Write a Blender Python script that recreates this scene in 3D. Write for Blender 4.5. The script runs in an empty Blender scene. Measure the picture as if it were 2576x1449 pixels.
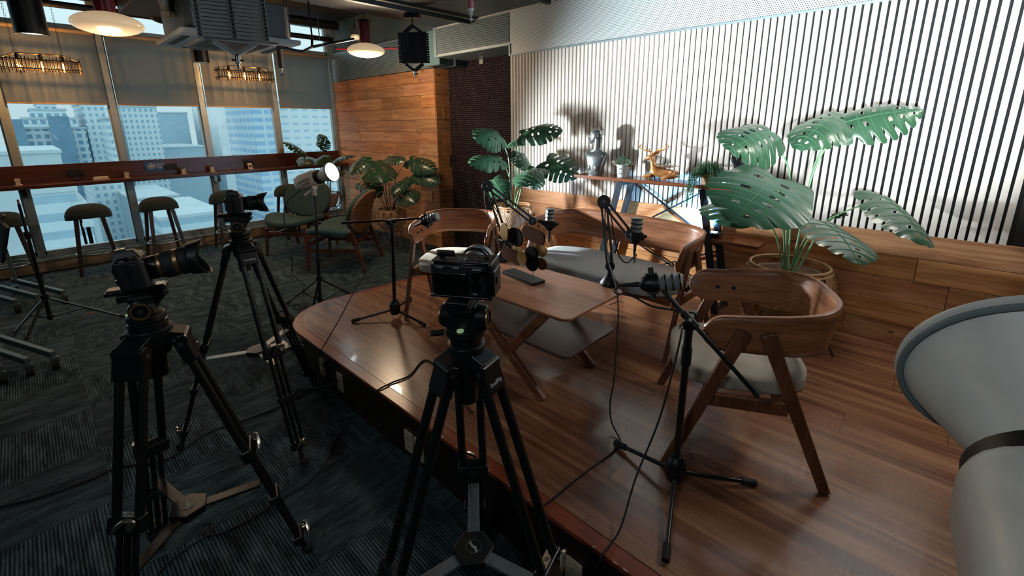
import bpy, bmesh, math, random
from mathutils import Vector, Matrix
R = math.radians
V = Vector
sc = bpy.context.scene
col = sc.collection
rnd = random.Random(7)

# ------------------------------------------------------------------ camera
FPX, CX, CY, CAMH = 1139.2, 1288.0, 597.5, 1.65
_p, _r, _y = -0.24609, -0.0078, 2.32733
_f = V((math.cos(_y)*math.cos(_p), math.sin(_y)*math.cos(_p), math.sin(_p)))
_rt = V((math.sin(_y), -math.cos(_y), 0))
_up = _rt.cross(_f)
RT = math.cos(_r)*_rt + math.sin(_r)*_up
UP = -math.sin(_r)*_rt + math.cos(_r)*_up
FW = _f
CAM = V((0, 0, CAMH))
cd = bpy.data.cameras.new('camera')
cam = bpy.data.objects.new('camera', cd)
col.objects.link(cam)
mw = Matrix((RT, UP, -FW)).transposed().to_4x4()
mw.translation = CAM
cam.matrix_world = mw
cd.sensor_width = 36
cd.lens = FPX/2576*36
cd.shift_y = -(1449/2-CY)/2576
cd.clip_start = 0.02
cd.clip_end = 1500
sc.camera = cam

def pray(x, y): return (FW*FPX + RT*(x-CX) - UP*(y-CY))
def PZ(x, y, z): d = pray(x, y); return CAM + d*((z-CAMH)/d.z)
def PY(x, y, Y): d = pray(x, y); return CAM + d*(Y/d.y)
def PX(x, y, X): d = pray(x, y); return CAM + d*(X/d.x)
def PD(x, y, d): return CAM + pray(x, y)*(d/FPX)
def dep(p): return (V(p)-CAM).dot(FW)
def pz_at(xy, ypx):
    lo, hi = -1.0, 4.0
    for i in range(40):
        m = (lo+hi)/2
        v = V((xy[0], xy[1], m))-CAM
        if CY-FPX*v.dot(UP)/v.dot(FW) > ypx: lo = m
        else: hi = m
    return lo

# ------------------------------------------------------------------ view, world
sc.view_settings.view_transform = 'Standard'
sc.view_settings.look = 'None'
sc.view_settings.gamma = 1
sc.view_settings.use_curve_mapping = False
sc.view_settings.exposure = 0.42
w = bpy.data.worlds.new('sky'); sc.world = w; w.use_nodes = True
nt = w.node_tree; bg = nt.nodes['Background']
tc = nt.nodes.new('ShaderNodeTexCoord'); sp = nt.nodes.new('ShaderNodeSeparateXYZ')
rp = nt.nodes.new('ShaderNodeValToRGB')
nt.links.new(tc.outputs['Generated'], sp.inputs[0]); nt.links.new(sp.outputs[2], rp.inputs[0])
rp.color_ramp.elements[0].position = 0.0; rp.color_ramp.elements[0].color = (0.42, 0.55, 0.58, 1)
rp.color_ramp.elements[1].position = 0.35; rp.color_ramp.elements[1].color = (0.80, 0.95, 0.98, 1)
nt.links.new(rp.outputs[0], bg.inputs[0]); bg.inputs[1].default_value = 1.05
try: sc.cycles.max_bounces = 8; sc.cycles.transparent_max_bounces = 12; sc.cycles.sample_clamp_indirect = 6.0; sc.cycles.caustics_reflective = False; sc.cycles.caustics_refractive = False
except Exception: pass

def lamp(name, kind, loc, power, color=(1, 1, 1), target=None, **kw):
    d = bpy.data.lights.new(name, kind); d.energy = power; d.color = color
    for k, v in kw.items(): setattr(d, k, v)
    o = bpy.data.objects.new(name, d); col.objects.link(o); o.location = loc
    if target is not None: o.rotation_euler = (V(target)-V(loc)).to_track_quat('-Z', 'Y').to_euler()
    return o
# the two studio LED heads (one by the windows, one in the foreground)
LA_POS = PD(835, 433, 4.05)            # mouth of the white head on the far stand
LA_BACK = PD(735, 470, 4.22)
LB_RIM = PD(2612, 955, 0.40)
la_dir = (LA_POS-LA_BACK).normalized()
lb_dir = (pray(2612, 955).normalized()*0.74+UP*0.56-RT*0.20).normalized()
COOL = (0.90, 0.97, 1.0)
LAMP_A = lamp('studio_spot_far', 'SPOT', LA_POS+la_dir*0.01, 580, COOL, LA_POS+V((3.0, 1.45, 0.12)), spot_size=R(84), spot_blend=0.9, shadow_soft_size=0.085)
LAMP_B = lamp('studio_spot_near', 'SPOT', LB_RIM+lb_dir*0.012, 800, COOL, LB_RIM+lb_dir, spot_size=R(68), spot_blend=0.9, shadow_soft_size=0.08)
# small blue LED block lying on the lower shelf of the console, aimed up along the wall
BLUE = lamp('blue_accent', 'SPOT', (-1.16, 3.33, 0.893), 60, (0.25, 0.60, 1.0), (-1.52, 3.46, 1.14), spot_size=R(140), spot_blend=0.5, shadow_soft_size=0.02)
# unseen dim fill light added behind the camera, without a fixture
lamp('rear_fill', 'AREA', (-0.3, -1.2, 2.65), 10, (0.85, 0.95, 1.0), (-1.2, 1.5, 0.3), shape='DISK', size=0.4)

lamp('platform_fill', 'AREA', (0.55, 3.0, 2.66), 15, (1.0, 0.93, 0.84), (-0.4, 2.0, 0.3), shape='DISK', size=0.5)  # added fill that brightens floor and table, no lamp body here
# ------------------------------------------------------------------ colours and node helpers
def s2l(c): return tuple((v/12.92 if v <= 0.04045 else ((v+0.055)/1.055)**2.4) for v in c)
def C8(r, g, b): return s2l((r/255, g/255, b/255))+(1,)
class N:
    def __init__(s, name):
        s.m = bpy.data.materials.new(name); s.m.use_nodes = True; s.t = s.m.node_tree
        s.b = s.t.nodes['Principled BSDF']; s.out = s.t.nodes['Material Output']
    def n(s, t, **k):
        o = s.t.nodes.new('ShaderNode'+t)
        for a, v in k.items(): setattr(o, a, v)
        return o
    def l(s, a, b): s.t.links.new(a, b)
    def put(s, sock, v):
        if v is None: return
        if isinstance(v, bpy.types.NodeSocket): s.l(v, sock)
        else: sock.default_value = v
    def math(s, op, a, b=None, c=None):
        o = s.n('Math', operation=op)
        for i, v in enumerate((a, b, c)): s.put(o.inputs[i], v)
        return o.outputs[0]
    def mix(s, f, a, b, mode='MIX'):
        o = s.n('Mix', data_type='RGBA', blend_type=mode)
        s.put(o.inputs[0], f); s.put(o.inputs[6], a); s.put(o.inputs[7], b)
        return o.outputs[2]
    def obj(s): return s.n('TexCoord').outputs['Object']
    def geo(s): return s.n('NewGeometry')
    def sep(s, v): o = s.n('SeparateXYZ'); s.l(v, o.inputs[0]); return o.outputs
    def mapping(s, v, scale=(1, 1, 1), loc=None):
        o = s.n('Mapping'); s.l(v, o.inputs[0]); o.inputs['Scale'].default_value = scale
        if loc is not None: s.put(o.inputs['Location'], loc)
        return o.outputs[0]
    def noise(s, v, scale, detail=3, dist=0.0, rough=0.5):
        o = s.n('TexNoise'); s.l(v, o.inputs['Vector']); o.inputs['Scale'].default_value = scale
        o.inputs['Detail'].default_value = detail; o.inputs['Distortion'].default_value = dist; o.inputs['Roughness'].default_value = rough
        return o.outputs[0]
    def ramp(s, f, stops, interp='LINEAR'):
        o = s.n('ValToRGB'); s.l(f, o.inputs[0]); e = o.color_ramp.elements; o.color_ramp.interpolation = interp
        while len(e) < len(stops): e.new(0.5)
        for i, (p, c) in enumerate(stops): e[i].position = p; e[i].color = c
        return o.outputs[0]
    def bump(s, h, strength=0.3, dist=0.01):
        o = s.n('Bump'); s.l(h, o.inputs['Height']); o.inputs['Strength'].default_value = strength; o.inputs['Distance'].default_value = dist
        s.l(o.outputs[0], s.b.inputs['Normal']); return o
    def set(s, color=None, rough=None, metal=None, spec=None, coat=None, emit=None, es=None):
        for k, v in (('Base Color', color), ('Roughness', rough), ('Metallic', metal), ('Specular IOR Level', spec), ('Coat Weight', coat), ('Emission Color', emit), ('Emission Strength', es)):
            s.put(s.b.inputs[k], v)
        return s
MATS = {}
def plain(name, c, rough=0.5, metal=0.0, spec=0.5, coat=0.0, vary=0.06, scale=40, bump=0.0, bscale=None):
    if name in MATS: return MATS[name]
    k = N(name); o = k.obj(); nz = k.noise(o, scale, 4)
    a = tuple(min(1, x*(1-vary)) for x in c[:3])+(1,); b = tuple(min(1, x*(1+vary)) for x in c[:3])+(1,)
    k.set(k.ramp(nz, [(0.3, a), (0.7, b)]), rough, metal, spec, coat)
    if bump: k.bump(k.noise(o, bscale or scale*4, 3), bump, 0.002)
    MATS[name] = k.m; return k.m
def glow(name, c, strength):
    k = N(name); k.set((0.8, 0.8, 0.8, 1), 0.5, emit=c, es=strength); MATS[name] = k.m; return k.m
def wood(name, dark, light, axis='X', rough=0.4, scale=1.0, island=0.0, knots=0.0, coat=0.0, spec=0.5):
    k = N(name); o = k.obj()
    loc = None
    g = k.geo()
    if island:
        cb = k.n('CombineXYZ'); m = k.math('MULTIPLY', g.outputs['Random Per Island'], 37.0)
        for i in range(3): k.l(m, cb.inputs[i])
        loc = cb.outputs[0]
    sx = {'H': (1.3, 1.3, 17), 'X': (0.9, 11, 11), 'Y': (11, 0.9, 11), 'Z': (11, 11, 0.9)}[axis]
    mp = k.mapping(o, sx, loc)
    a = k.noise(mp, 1.6*scale, 5, 1.2, 0.6); b = k.noise(mp, 9*scale, 3, 0.4)
    f = k.math('ADD', k.math('MULTIPLY', a, 0.75), k.math('MULTIPLY', b, 0.25))
    cc = k.ramp(f, [(0.34, dark), (0.52, tuple((dark[i]+light[i])/2 for i in range(3))+(1,)), (0.68, light)])
    if knots:
        v = k.n('TexVoronoi'); k.l(k.mapping(o, {'X': (1, 2.2, 2.2), 'Y': (2.2, 1, 2.2), 'Z': (2.2, 2.2, 1)}[axis], loc), v.inputs['Vector']); v.inputs['Scale'].default_value = 3.6
        kf = k.ramp(v.outputs['Distance'], [(0.06, (knots,)*3+(1,)), (0.10, (0, 0, 0, 1))])
        cc = k.mix(kf, cc, tuple(x*0.25 for x in dark[:3])+(1,))
    if island:
        hs = k.n('HueSaturation'); k.l(cc, hs.inputs['Color'])
        rr = g.outputs['Random Per Island']
        k.l(k.math('ADD', k.math('MULTIPLY', rr, island), 1-island/2), hs.inputs['Value'])
        r2 = k.math('FRACT', k.math('MULTIPLY', rr, 13.7))
        k.l(k.math('ADD', k.math('MULTIPLY', r2, 0.012), 0.491), hs.inputs['Hue'])
        k.l(k.math('ADD', k.math('MULTIPLY', k.math('FRACT', k.math('MULTIPLY', rr, 7.3)), 0.3*island), 1-0.15*island), hs.inputs['Saturation'])
        cc = hs.outputs[0]
    k.set(cc, rough, 0, spec, coat); k.bump(f, 0.12, 0.003)
    MATS[name] = k.m; return k.m

# ------------------------------------------------------------------ mesh helpers
class MB:
    def __init__(s): s.v = []; s.f = []
    def add(s, vs, fs, M=None):
        n = len(s.v)
        s.v += [(M @ V(p)) if M is not None else V(p) for p in vs]
        s.f += [tuple(i+n for i in f) for f in fs]
        return s
    def box(s, c, d, M=None):
        x, y, z = d[0]/2, d[1]/2, d[2]/2
        vs = [(c[0]+a*x, c[1]+b*y, c[2]+e*z) for a in (-1, 1) for b in (-1, 1) for e in (-1, 1)]
        return s.add(vs, [(0, 1, 3, 2), (4, 6, 7, 5), (0, 4, 5, 1), (2, 3, 7, 6), (0, 2, 6, 4), (1, 5, 7, 3)], M)
    def bx(s, x0, x1, y0, y1, z0, z1, M=None):
        return s.box(((x0+x1)/2, (y0+y1)/2, (z0+z1)/2), (abs(x1-x0), abs(y1-y0), abs(z1-z0)), M)
    def bar(s, p, q, w, h, up=(0, 0, 1), taper=1.0):
        p, q = V(p), V(q); d = (q-p); L = d.length; d.normalize(); u = V(up)
        a = d.cross(u)
        if a.length < 1e-4: a = d.cross(V((1, 0, 0)))
        a.normalize(); b = a.cross(d)
        vs = []
        for t, k in ((p, 1), (q, taper)):
            for i, j in ((-1, -1), (1, -1), (1, 1), (-1, 1)): vs.append(t+a*(i*w*k/2)+b*(j*h*k/2))
        return s.add(vs, [(0, 3, 2, 1), (4, 5, 6, 7), (0, 1, 5, 4), (1, 2, 6, 5), (2, 3, 7, 6), (3, 0, 4, 7)])
    def tube(s, pts, r, n=8, close=False):
        P = [V(p) for p in pts]; m = len(P)
        rs = r if isinstance(r, (list, tuple)) else [r]*m
        T = []
        for i in range(m):
            if close: t = P[(i+1) % m]-P[i-1]
            else: t = P[min(i+1, m-1)]-P[max(i-1, 0)]
            T.append(t.normalized() if t.length > 1e-9 else V((0, 0, 1)))
        a = T[0].orthogonal().normalized(); vs = []
        for i in range(m):
            a = (a-T[i]*a.dot(T[i]))
            a = a.normalized() if a.length > 1e-6 else T[i].orthogonal().normalized()
            b = T[i].cross(a)
            for k in range(n):
                an = 2*math.pi*k/n; vs.append(P[i]+(a*math.cos(an)+b*math.sin(an))*rs[i])
        fs = []
        for i in range(m if close else m-1):
            j = (i+1) % m
            for k in range(n): fs.append((i*n+k, i*n+(k+1) % n, j*n+(k+1) % n, j*n+k))
        if not close: fs += [tuple(range(n-1, -1, -1)), tuple((m-1)*n+k for k in range(n))]
        return s.add(vs, fs)
    def cyl(s, p, q, r, n=20, r2=None):
        return s.tube([p, q], [r, r if r2 is None else r2], n)
    def lathe(s, prof, n=28, M=None, cap=True):
        vs = []; fs = []; m = len(prof)
        for r, z in prof:
            for k in range(n): a = 2*math.pi*k/n; vs.append((max(r, 1e-4)*math.cos(a), max(r, 1e-4)*math.sin(a), z))
        for i in range(m-1):
            for k in range(n): fs.append((i*n+k, i*n+(k+1) % n, (i+1)*n+(k+1) % n, (i+1)*n+k))
        if cap: fs += [tuple(range(n-1, -1, -1)), tuple((m-1)*n+k for k in range(n))]
        return s.add(vs, fs, M)
    def ball(s, c, r, n=16, sc3=(1, 1, 1), M=None):
        pr = [(r*math.sin(math.pi*i/(n//2)), -r*math.cos(math.pi*i/(n//2))) for i in range(n//2+1)]
        m = Matrix.Translation(V(c)) @ Matrix.Diagonal((*sc3, 1))
        return s.lathe(pr, n, (M @ m) if M is not None else m, False)
    def prism(s, poly, z0, z1, M=None):
        n = len(poly)
        vs = [(x, y, z0) for x, y in poly]+[(x, y, z1) for x, y in poly]
        return s.add(vs, [tuple(range(n-1, -1, -1)), tuple(range(n, 2*n))]+[(i, (i+1) % n, n+(i+1) % n, n+i) for i in range(n)], M)
    def grid(s, rows, closeu=False):
        m, n = len(rows), len(rows[0]); vs = [p for r_ in rows for p in r_]; fs = []
        for i in range(m-1):
            for k in range(n if closeu else n-1): fs.append((i*n+k, i*n+(k+1) % n, (i+1)*n+(k+1) % n, (i+1)*n+k))
        return s.add(vs, fs)
    def build(s, name, m, parent=None, bev=0, sub=0, ang=35, solid=0, local=False):
        me = bpy.data.meshes.new(name)
        inv = None
        if parent is not None and not local: inv = WM[parent.name].inverted()
        me.from_pydata([tuple(inv @ p) if inv is not None else tuple(p) for p in s.v], [], s.f)
        me.update()
        bm = bmesh.new(); bm.from_mesh(me); bmesh.ops.recalc_face_normals(bm, faces=bm.faces); bm.to_mesh(me); bm.free()
        me.polygons.foreach_set('use_smooth', [True]*len(me.polygons))
        me.set_sharp_from_angle(angle=R(ang))
        me.materials.append(m)
        o = bpy.data.objects.new(name, me); col.objects.link(o)
        if parent is not None:
            o.parent = parent; WM[o.name] = WM[parent.name]
        else: WM[o.name] = Matrix.Identity(4)
        if solid: md = o.modifiers.new('solid', 'SOLIDIFY'); md.thickness = solid; md.offset = 0
        if bev: md = o.modifiers.new('bevel', 'BEVEL'); md.width = bev; md.segments = 2; md.limit_method = 'ANGLE'; md.angle_limit = R(40); md.harden_normals = True
        if sub: md = o.modifiers.new('sub', 'SUBSURF'); md.levels = sub; md.render_levels = sub
        return o
WM = {}
def tag(o, label=None, cat=None, group=None, kind=None):
    if label: o['label'] = label
    if cat: o['category'] = cat
    if group: o['group'] = group
    if kind: o['kind'] = kind
    return o
def thing(name, label, cat, loc=(0, 0, 0), rz=0.0, group=None):
    o = bpy.data.objects.new(name, None); col.objects.link(o); o.location = loc; o.rotation_euler = (0, 0, rz)
    o.empty_display_size = 0.05
    WM[o.name] = Matrix.Translation(V(loc)) @ Matrix.Rotation(rz, 4, 'Z')
    return tag(o, label, cat, group)
def kids(o): return [c for c in bpy.data.objects if c.parent == o]
def dup(src, loc, rz, label, group=None):
    r_ = src.copy(); col.objects.link(r_); r_.location = loc; r_.rotation_euler = (0, 0, rz)
    WM[r_.name] = Matrix.Translation(V(loc)) @ Matrix.Rotation(rz, 4, 'Z')
    r_['label'] = label
    if group: r_['group'] = group
    for ch in kids(src):
        c = ch.copy(); col.objects.link(c); c.parent = r_; WM[c.name] = WM[r_.name]
        for g in kids(ch):
            d = g.copy(); col.objects.link(d); d.parent = c
    return r_
def struct(mb, name, m, **k): o = mb.build(name, m, **k); o['kind'] = 'structure'; return o
def basis(origin, x, y):
    x = V(x).normalized(); y = V(y); y = (y-x*y.dot(x)).normalized(); z = x.cross(y)
    M = Matrix((x, y, z)).transposed().to_4x4(); M.translation = V(origin); return M
def axisM(p, d, up=(0, 0, 1)):
    z = V(d).normalized(); x = V(up).cross(z)
    if x.length < 1e-4: x = V((1, 0, 0)).cross(z)
    x.normalize(); y = z.cross(x); M = Matrix((x, y, z)).transposed().to_4x4(); M.translation = V(p); return M
def rrect(w_, d_, r_, n=6):
    out = []
    for cx, cy, a0 in ((w_/2-r_, d_/2-r_, 0), (-w_/2+r_, d_/2-r_, 90), (-w_/2+r_, -d_/2+r_, 180), (w_/2-r_, -d_/2+r_, 270)):
        for i in range(n+1): a = R(a0+90*i/n); out.append((cx+r_*math.cos(a), cy+r_*math.sin(a)))
    return out
def smooth(pts, n=8):
    P = [V(p) for p in pts]; P = [P[0]*2-P[1]]+P+[P[-1]*2-P[-2]]; out = []
    for i in range(1, len(P)-2):
        for k in range(n):
            t = k/n; a, b, c, d = P[i-1], P[i], P[i+1], P[i+2]
            out.append(0.5*((2*b)+(c-a)*t+(2*a-5*b+4*c-d)*t*t+(3*b-a-3*c+d)*t**3))
    out.append(P[-2]); return out
def text(txt, size, M, m, parent, name='lettering', extrude=0.0004):
    cu = bpy.data.curves.new(name, 'FONT'); cu.body = txt; cu.size = size; cu.extrude = extrude; cu.align_x = 'CENTER'; cu.align_y = 'CENTER'
    t = bpy.data.objects.new(name, cu); col.objects.link(t)
    dg = bpy.context.evaluated_depsgraph_get(); me = bpy.data.meshes.new_from_object(t.evaluated_get(dg))
    bpy.data.objects.remove(t)
    me.transform(WM[parent.name].inverted() @ M if parent is not None else M)
    me.materials.clear(); me.materials.append(m)
    o = bpy.data.objects.new(name, me); col.objects.link(o)
    if parent is not None: o.parent = parent; WM[o.name] = WM[parent.name]
    return o

# ------------------------------------------------------------------ shared materials
M_BLACK = plain('black_plastic', C8(18, 20, 22), 0.42, spec=0.4)
M_BMET = plain('black_painted_metal', C8(17, 20, 22), 0.30, spec=0.5)
M_DARK = plain('dark_rubber', C8(14, 15, 16), 0.7)
M_CHROME = plain('bright_metal', C8(190, 192, 190), 0.22, 1.0)
M_STEEL = plain('brushed_steel', C8(120, 126, 128), 0.35, 0.9)
M_BRASS = plain('bronze_ring', C8(150, 122, 84), 0.35, 0.8)
M_WHITE = plain('white_enamel', C8(205, 203, 196), 0.38)
M_GREYP = plain('grey_powder_coat', C8(112, 120, 122), 0.5)
M_WHTXT = plain('pale_print', C8(200, 205, 205), 0.6)
M_DKTXT = plain('dark_print', C8(50, 52, 55), 0.6)
M_LED = glow('lit_led', (0.93, 0.98, 1.0, 1), 14)
M_WALNUT = wood('walnut_stained_ash', C8(92, 52, 33), C8(158, 100, 68), 'X', 0.38, 1.2)
M_BAND = wood('bent_ash_plywood', C8(112, 68, 44), C8(176, 120, 84), 'H', 0.34, 1.3)
M_WALNUTZ = wood('walnut_stained_leg', C8(78, 46, 30), C8(132, 84, 56), 'Z', 0.38, 1.2)
M_TABLE = wood('table_veneer', C8(150, 96, 70), C8(190, 136, 106), 'X', 0.30, 0.7)
# ================================================================== STRUCTURE
ZP = 0.30
def carpet_mat():
    k = N('striped_carpet_tiles'); o = k.obj(); s_ = k.sep(o); x, y = s_[0], s_[1]
    T = 0.50
    fx = k.math('FLOOR', k.math('DIVIDE', x, T)); fy = k.math('FLOOR', k.math('DIVIDE', y, T))
    par = k.math('MODULO', k.math('ABSOLUTE', k.math('ADD', fx, fy)), 2.0)
    u = k.mix(par, k.n('CombineXYZ').outputs[0], k.n('CombineXYZ').outputs[0])
    # stripe coordinate a, running coordinate b
    a = k.math('ADD', k.math('MULTIPLY', x, par), k.math('MULTIPLY', y, k.math('SUBTRACT', 1.0, par)))
    b = k.math('ADD', k.math('MULTIPLY', y, par), k.math('MULTIPLY', x, k.math('SUBTRACT', 1.0, par)))
    st = k.math('SINE', k.math('MULTIPLY', a, 2*math.pi/0.0125))
    cb = k.n('CombineXYZ'); k.l(k.math('MULTIPLY', a, 80.0), cb.inputs[0]); k.l(k.math('MULTIPLY', b, 9.0), cb.inputs[1]); k.l(k.math('ADD', fx, k.math('MULTIPLY', fy, 3.7)), cb.inputs[2])
    n1 = k.noise(cb.outputs[0], 1.0, 4, 0.3, 0.6)
    cb2 = k.n('CombineXYZ'); k.l(k.math('MULTIPLY', a, 9.0), cb2.inputs[0]); k.l(k.math('MULTIPLY', b, 2.5), cb2.inputs[1]); k.l(k.math('ADD', fx, k.math('MULTIPLY', fy, 1.9)), cb2.inputs[2])
    n2 = k.noise(cb2.outputs[0], 2.0, 3, 0.5)
    pile = k.noise(o, 600, 2)
    tile = k.n('TexWhiteNoise'); cb3 = k.n('CombineXYZ'); k.l(fx, cb3.inputs[0]); k.l(fy, cb3.inputs[1]); k.l(cb3.outputs[0], tile.inputs['Vector'])
    v = k.math('ADD', k.math('MULTIPLY', st, 0.34), k.math('MULTIPLY', k.math('SUBTRACT', n1, 0.5), 1.3))
    v = k.math('ADD', v, k.math('MULTIPLY', k.math('SUBTRACT', n2, 0.5), 1.6))
    v = k.math('ADD', v, k.math('MULTIPLY', k.math('SUBTRACT', pile, 0.5), 0.5))
    v = k.math('ADD', v, 0.5)
    c = k.ramp(v, [(0.10, C8(19, 27, 31)), (0.50, C8(48, 63, 68)), (1.0, C8(94, 114, 119))])
    c = k.mix(k.math('ADD', k.math('MULTIPLY', tile.outputs[0], 0.35), 0.0), c, C8(40, 48, 54))
    k.set(c, 0.95, 0, 0.15); k.bump(v, 0.5, 0.004); return k.m
struct(MB().bx(-7.62, 2.62, -4.02, 3.98, -0.12, 0.0), 'floor', carpet_mat())

def laminate():
    k = N('platform_laminate'); o = k.obj(); s_ = k.sep(o); x, y = s_[0], s_[1]
    W = 0.19
    fy = k.math('FLOOR', k.math('DIVIDE', y, W)); wn = k.n('TexWhiteNoise'); wn.noise_dimensions = '1D'; k.l(fy, wn.inputs['W'])
    xs = k.math('ADD', x, k.math('MULTIPLY', wn.outputs[0], 1.3)); fx = k.math('FLOOR', k.math('DIVIDE', xs, 1.25))
    w2 = k.n('TexWhiteNoise'); cb = k.n('CombineXYZ'); k.l(fx, cb.inputs[0]); k.l(fy, cb.inputs[1]); k.l(cb.outputs[0], w2.inputs['Vector'])
    c2 = k.n('CombineXYZ'); k.l(k.math('MULTIPLY', x, 0.55), c2.inputs[0]); k.l(k.math('MULTIPLY', y, 11.0), c2.inputs[1]); k.l(k.math('MULTIPLY', w2.outputs[0], 9.0), c2.inputs[2])
    n1 = k.noise(c2.outputs[0], 1.3, 5, 0.9, 0.62)
    c3 = k.n('CombineXYZ'); k.l(k.math('MULTIPLY', x, 2.0), c3.inputs[0]); k.l(k.math('MULTIPLY', y, 90.0), c3.inputs[1]); n2 = k.noise(c3.outputs[0], 1.2, 3)
    f = k.math('ADD', k.math('MULTIPLY', n1, 0.82), k.math('MULTIPLY', n2, 0.18))
    f = k.math('ADD', f, k.math('MULTIPLY', k.math('SUBTRACT', w2.outputs[0], 0.5), 0.05))
    c = k.ramp(f, [(0.28, C8(84, 52, 36)), (0.44, C8(120, 78, 56)), (0.56, C8(148, 104, 77)), (0.74, C8(184, 142, 108))])
    ey = k.math('FRACT', k.math('DIVIDE', y, W)); ex = k.math('FRACT', k.math('DIVIDE', xs, 1.25))
    seam = k.math('MAXIMUM', k.math('LESS_THAN', ey, 0.012), k.math('LESS_THAN', ex, 0.0022))
    c = k.mix(k.math('MULTIPLY', seam, 0.75), c, C8(28, 16, 12))
    k.set(c, k.math('ADD', k.math('MULTIPLY', n2, 0.12), 0.20), 0, 0.5, 0.15)
    k.bump(n2, 0.05, 0.001); return k.m
LAM = laminate()
def plat_outline(off=0.0, rr=0.42):
    x0, y0 = -3.40+off, 1.045+off; x1, y1 = 2.60, 3.93
    pts = [(x1, y0)]
    r_ = rr-off
    cx_, cy_ = x0+r_, y0+r_
    for i in range(13): a = R(270-90*i/12); pts.append((cx_+r_*math.cos(a), cy_+r_*math.sin(a)))
    pts += [(x0+0.05, 2.3), (x0+0.08, y1), (x1, y1)]
    return pts
M_PSIDE = wood('platform_side_board', C8(24, 15, 11), C8(46, 30, 22), 'X', 0.35, 0.8)
M_NOSE = wood('platform_nosing', C8(104, 44, 26), C8(150, 78, 50), 'X', 0.28, 1.4, knots=0.6)
plat = MB().prism(plat_outline(0.022), 0.0, ZP-0.022).build('stage_platform', M_PSIDE); plat['kind'] = 'structure'
MB().prism(plat_outline(0.0), ZP-0.022, ZP-0.002).build('platform_nosing', M_NOSE, plat, bev=0.004)
MB().prism(plat_outline(0.062, 0.40), ZP-0.01, ZP).build('platform_floor', LAM, plat)

rc_ = random.Random(21); M_CHIP = plain('chipped_edge', C8(196, 188, 176), 0.8); ch_ = MB()
for k in range(26):
    cx_ = rc_.choice([rc_.uniform(-1.2, 0.2), rc_.uniform(-3.0, 0.6)]); rr_ = rc_.uniform(0.003, 0.009); n_ = rc_.randint(5, 7)
    ch_.prism([(cx_+rr_*rc_.uniform(0.8, 2.2)*math.cos(2*math.pi*i/n_), 1.0475+max(-0.0015, rr_*rc_.uniform(0.5, 1.0)*math.sin(2*math.pi*i/n_))) for i in range(n_)], ZP-0.0021, ZP-0.0014)
o_ = ch_.build('edge_chips', M_CHIP, plat); o_['kind'] = 'stuff'

# ---- pine plank cladding
M_PINE = wood('reclaimed_pine_planks', C8(158, 104, 62), C8(220, 170, 120), 'X', 0.55, 0.9, island=0.42, knots=0.9, spec=0.3)
M_PINEY = wood('reclaimed_pine_end_planks', C8(158, 104, 62), C8(214, 162, 112), 'Y', 0.55, 0.9, island=0.42, knots=0.9, spec=0.3)
def planks(mb, x0, x1, z0, z1, rows, yf, ax='x', dep_=0.02, seed=1, lmin=0.45, lmax=1.25):
    r_ = random.Random(seed); h = (z1-z0)/rows
    for i in range(rows):
        a = x0-r_.random()*lmin; za = z0+i*h+0.0015; zb = z0+(i+1)*h-0.0015
        while a < x1:
            L = r_.uniform(lmin, lmax); b = a+L; aa, bb = max(a, x0)+0.001, min(b, x1)-0.001
            if bb-aa > 0.03:
                t = r_.choice((0, 0, 0.004, 0.008))
                if ax == 'x': mb.bx(aa, bb, yf-t, yf+dep_, za, zb)
                else: mb.bx(yf-dep_, yf+t, aa, bb, za, zb)
            a = b
    return mb
M_GAP = plain('shadow_gap_backing', C8(22, 15, 11), 0.9)
wb = MB().bx(-7.62, -4.83, 3.72, 3.98, 0, 2.32).build('wall_back', M_GAP); wb['kind'] = 'structure'
planks(MB(), -7.56, -4.815, 0.0, 2.33, 15, 3.70, seed=3).build('plank_cladding', M_PINE, wb, bev=0.0015)
planks(MB(), 3.705, 3.93, 0.0, 2.33, 15, -4.81, 'y', seed=5, lmin=.4, lmax=.5).build('plank_cladding', M_PINEY, wb, bev=0.0015)
struct(MB().bx(-7.62, -4.45, 3.75, 3.98, 2.33, 3.3), 'wall_back_upper', plain('teal_grey_paint', C8(70, 88, 94), 0.6, vary=0.03))

def perf(name, base, sx, hole, rough, stripes=False):
    k = N(name); o = k.obj(); s_ = k.sep(o); x, z = s_[0], s_[2]
    row = k.math('FLOOR', k.math('DIVIDE', z, sx*0.87)); odd = k.math('MODULO', k.math('ABSOLUTE', row), 2.0)
    fx = k.math('SUBTRACT', k.math('FRACT', k.math('ADD', k.math('DIVIDE', x, sx), k.math('MULTIPLY', odd, 0.5))), 0.5)
    fz = k.math('MULTIPLY', k.math('SUBTRACT', k.math('FRACT', k.math('DIVIDE', z, sx*0.87)), 0.5), 0.87)
    d = k.math('SQRT', k.math('ADD', k.math('MULTIPLY', fx, fx), k.math('MULTIPLY', fz, fz)))
    if stripes: m = k.math('LESS_THAN', k.math('ABSOLUTE', fz), 0.10)
    else: m = k.math('LESS_THAN', d, hole)
    k.set(k.mix(m, base, C8(20, 28, 32)), rough, 0.3, 0.5); k.bump(k.math('SUBTRACT', 1.0, m), 0.4, 0.002); return k.m
M_PERF = perf('perforated_metal_sheet', C8(205, 216, 220), 0.0135, 0.24, 0.45)
M_CORR = perf('slotted_metal_sheet', C8(120, 138, 144), 0.024, 0.2, 0.34, True)
M_FRAME = plain('pale_metal_edge', C8(150, 170, 176), 0.4, 0.4)
struct(MB().bx(-7.60, -4.49, 3.68, 3.74, 2.335, 2.74), 'trim_1', M_CORR)
struct(MB().bx(-7.55, -4.95, 3.69, 3.735, 2.74, 2.755), 'trim_2', M_FRAME)
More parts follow.
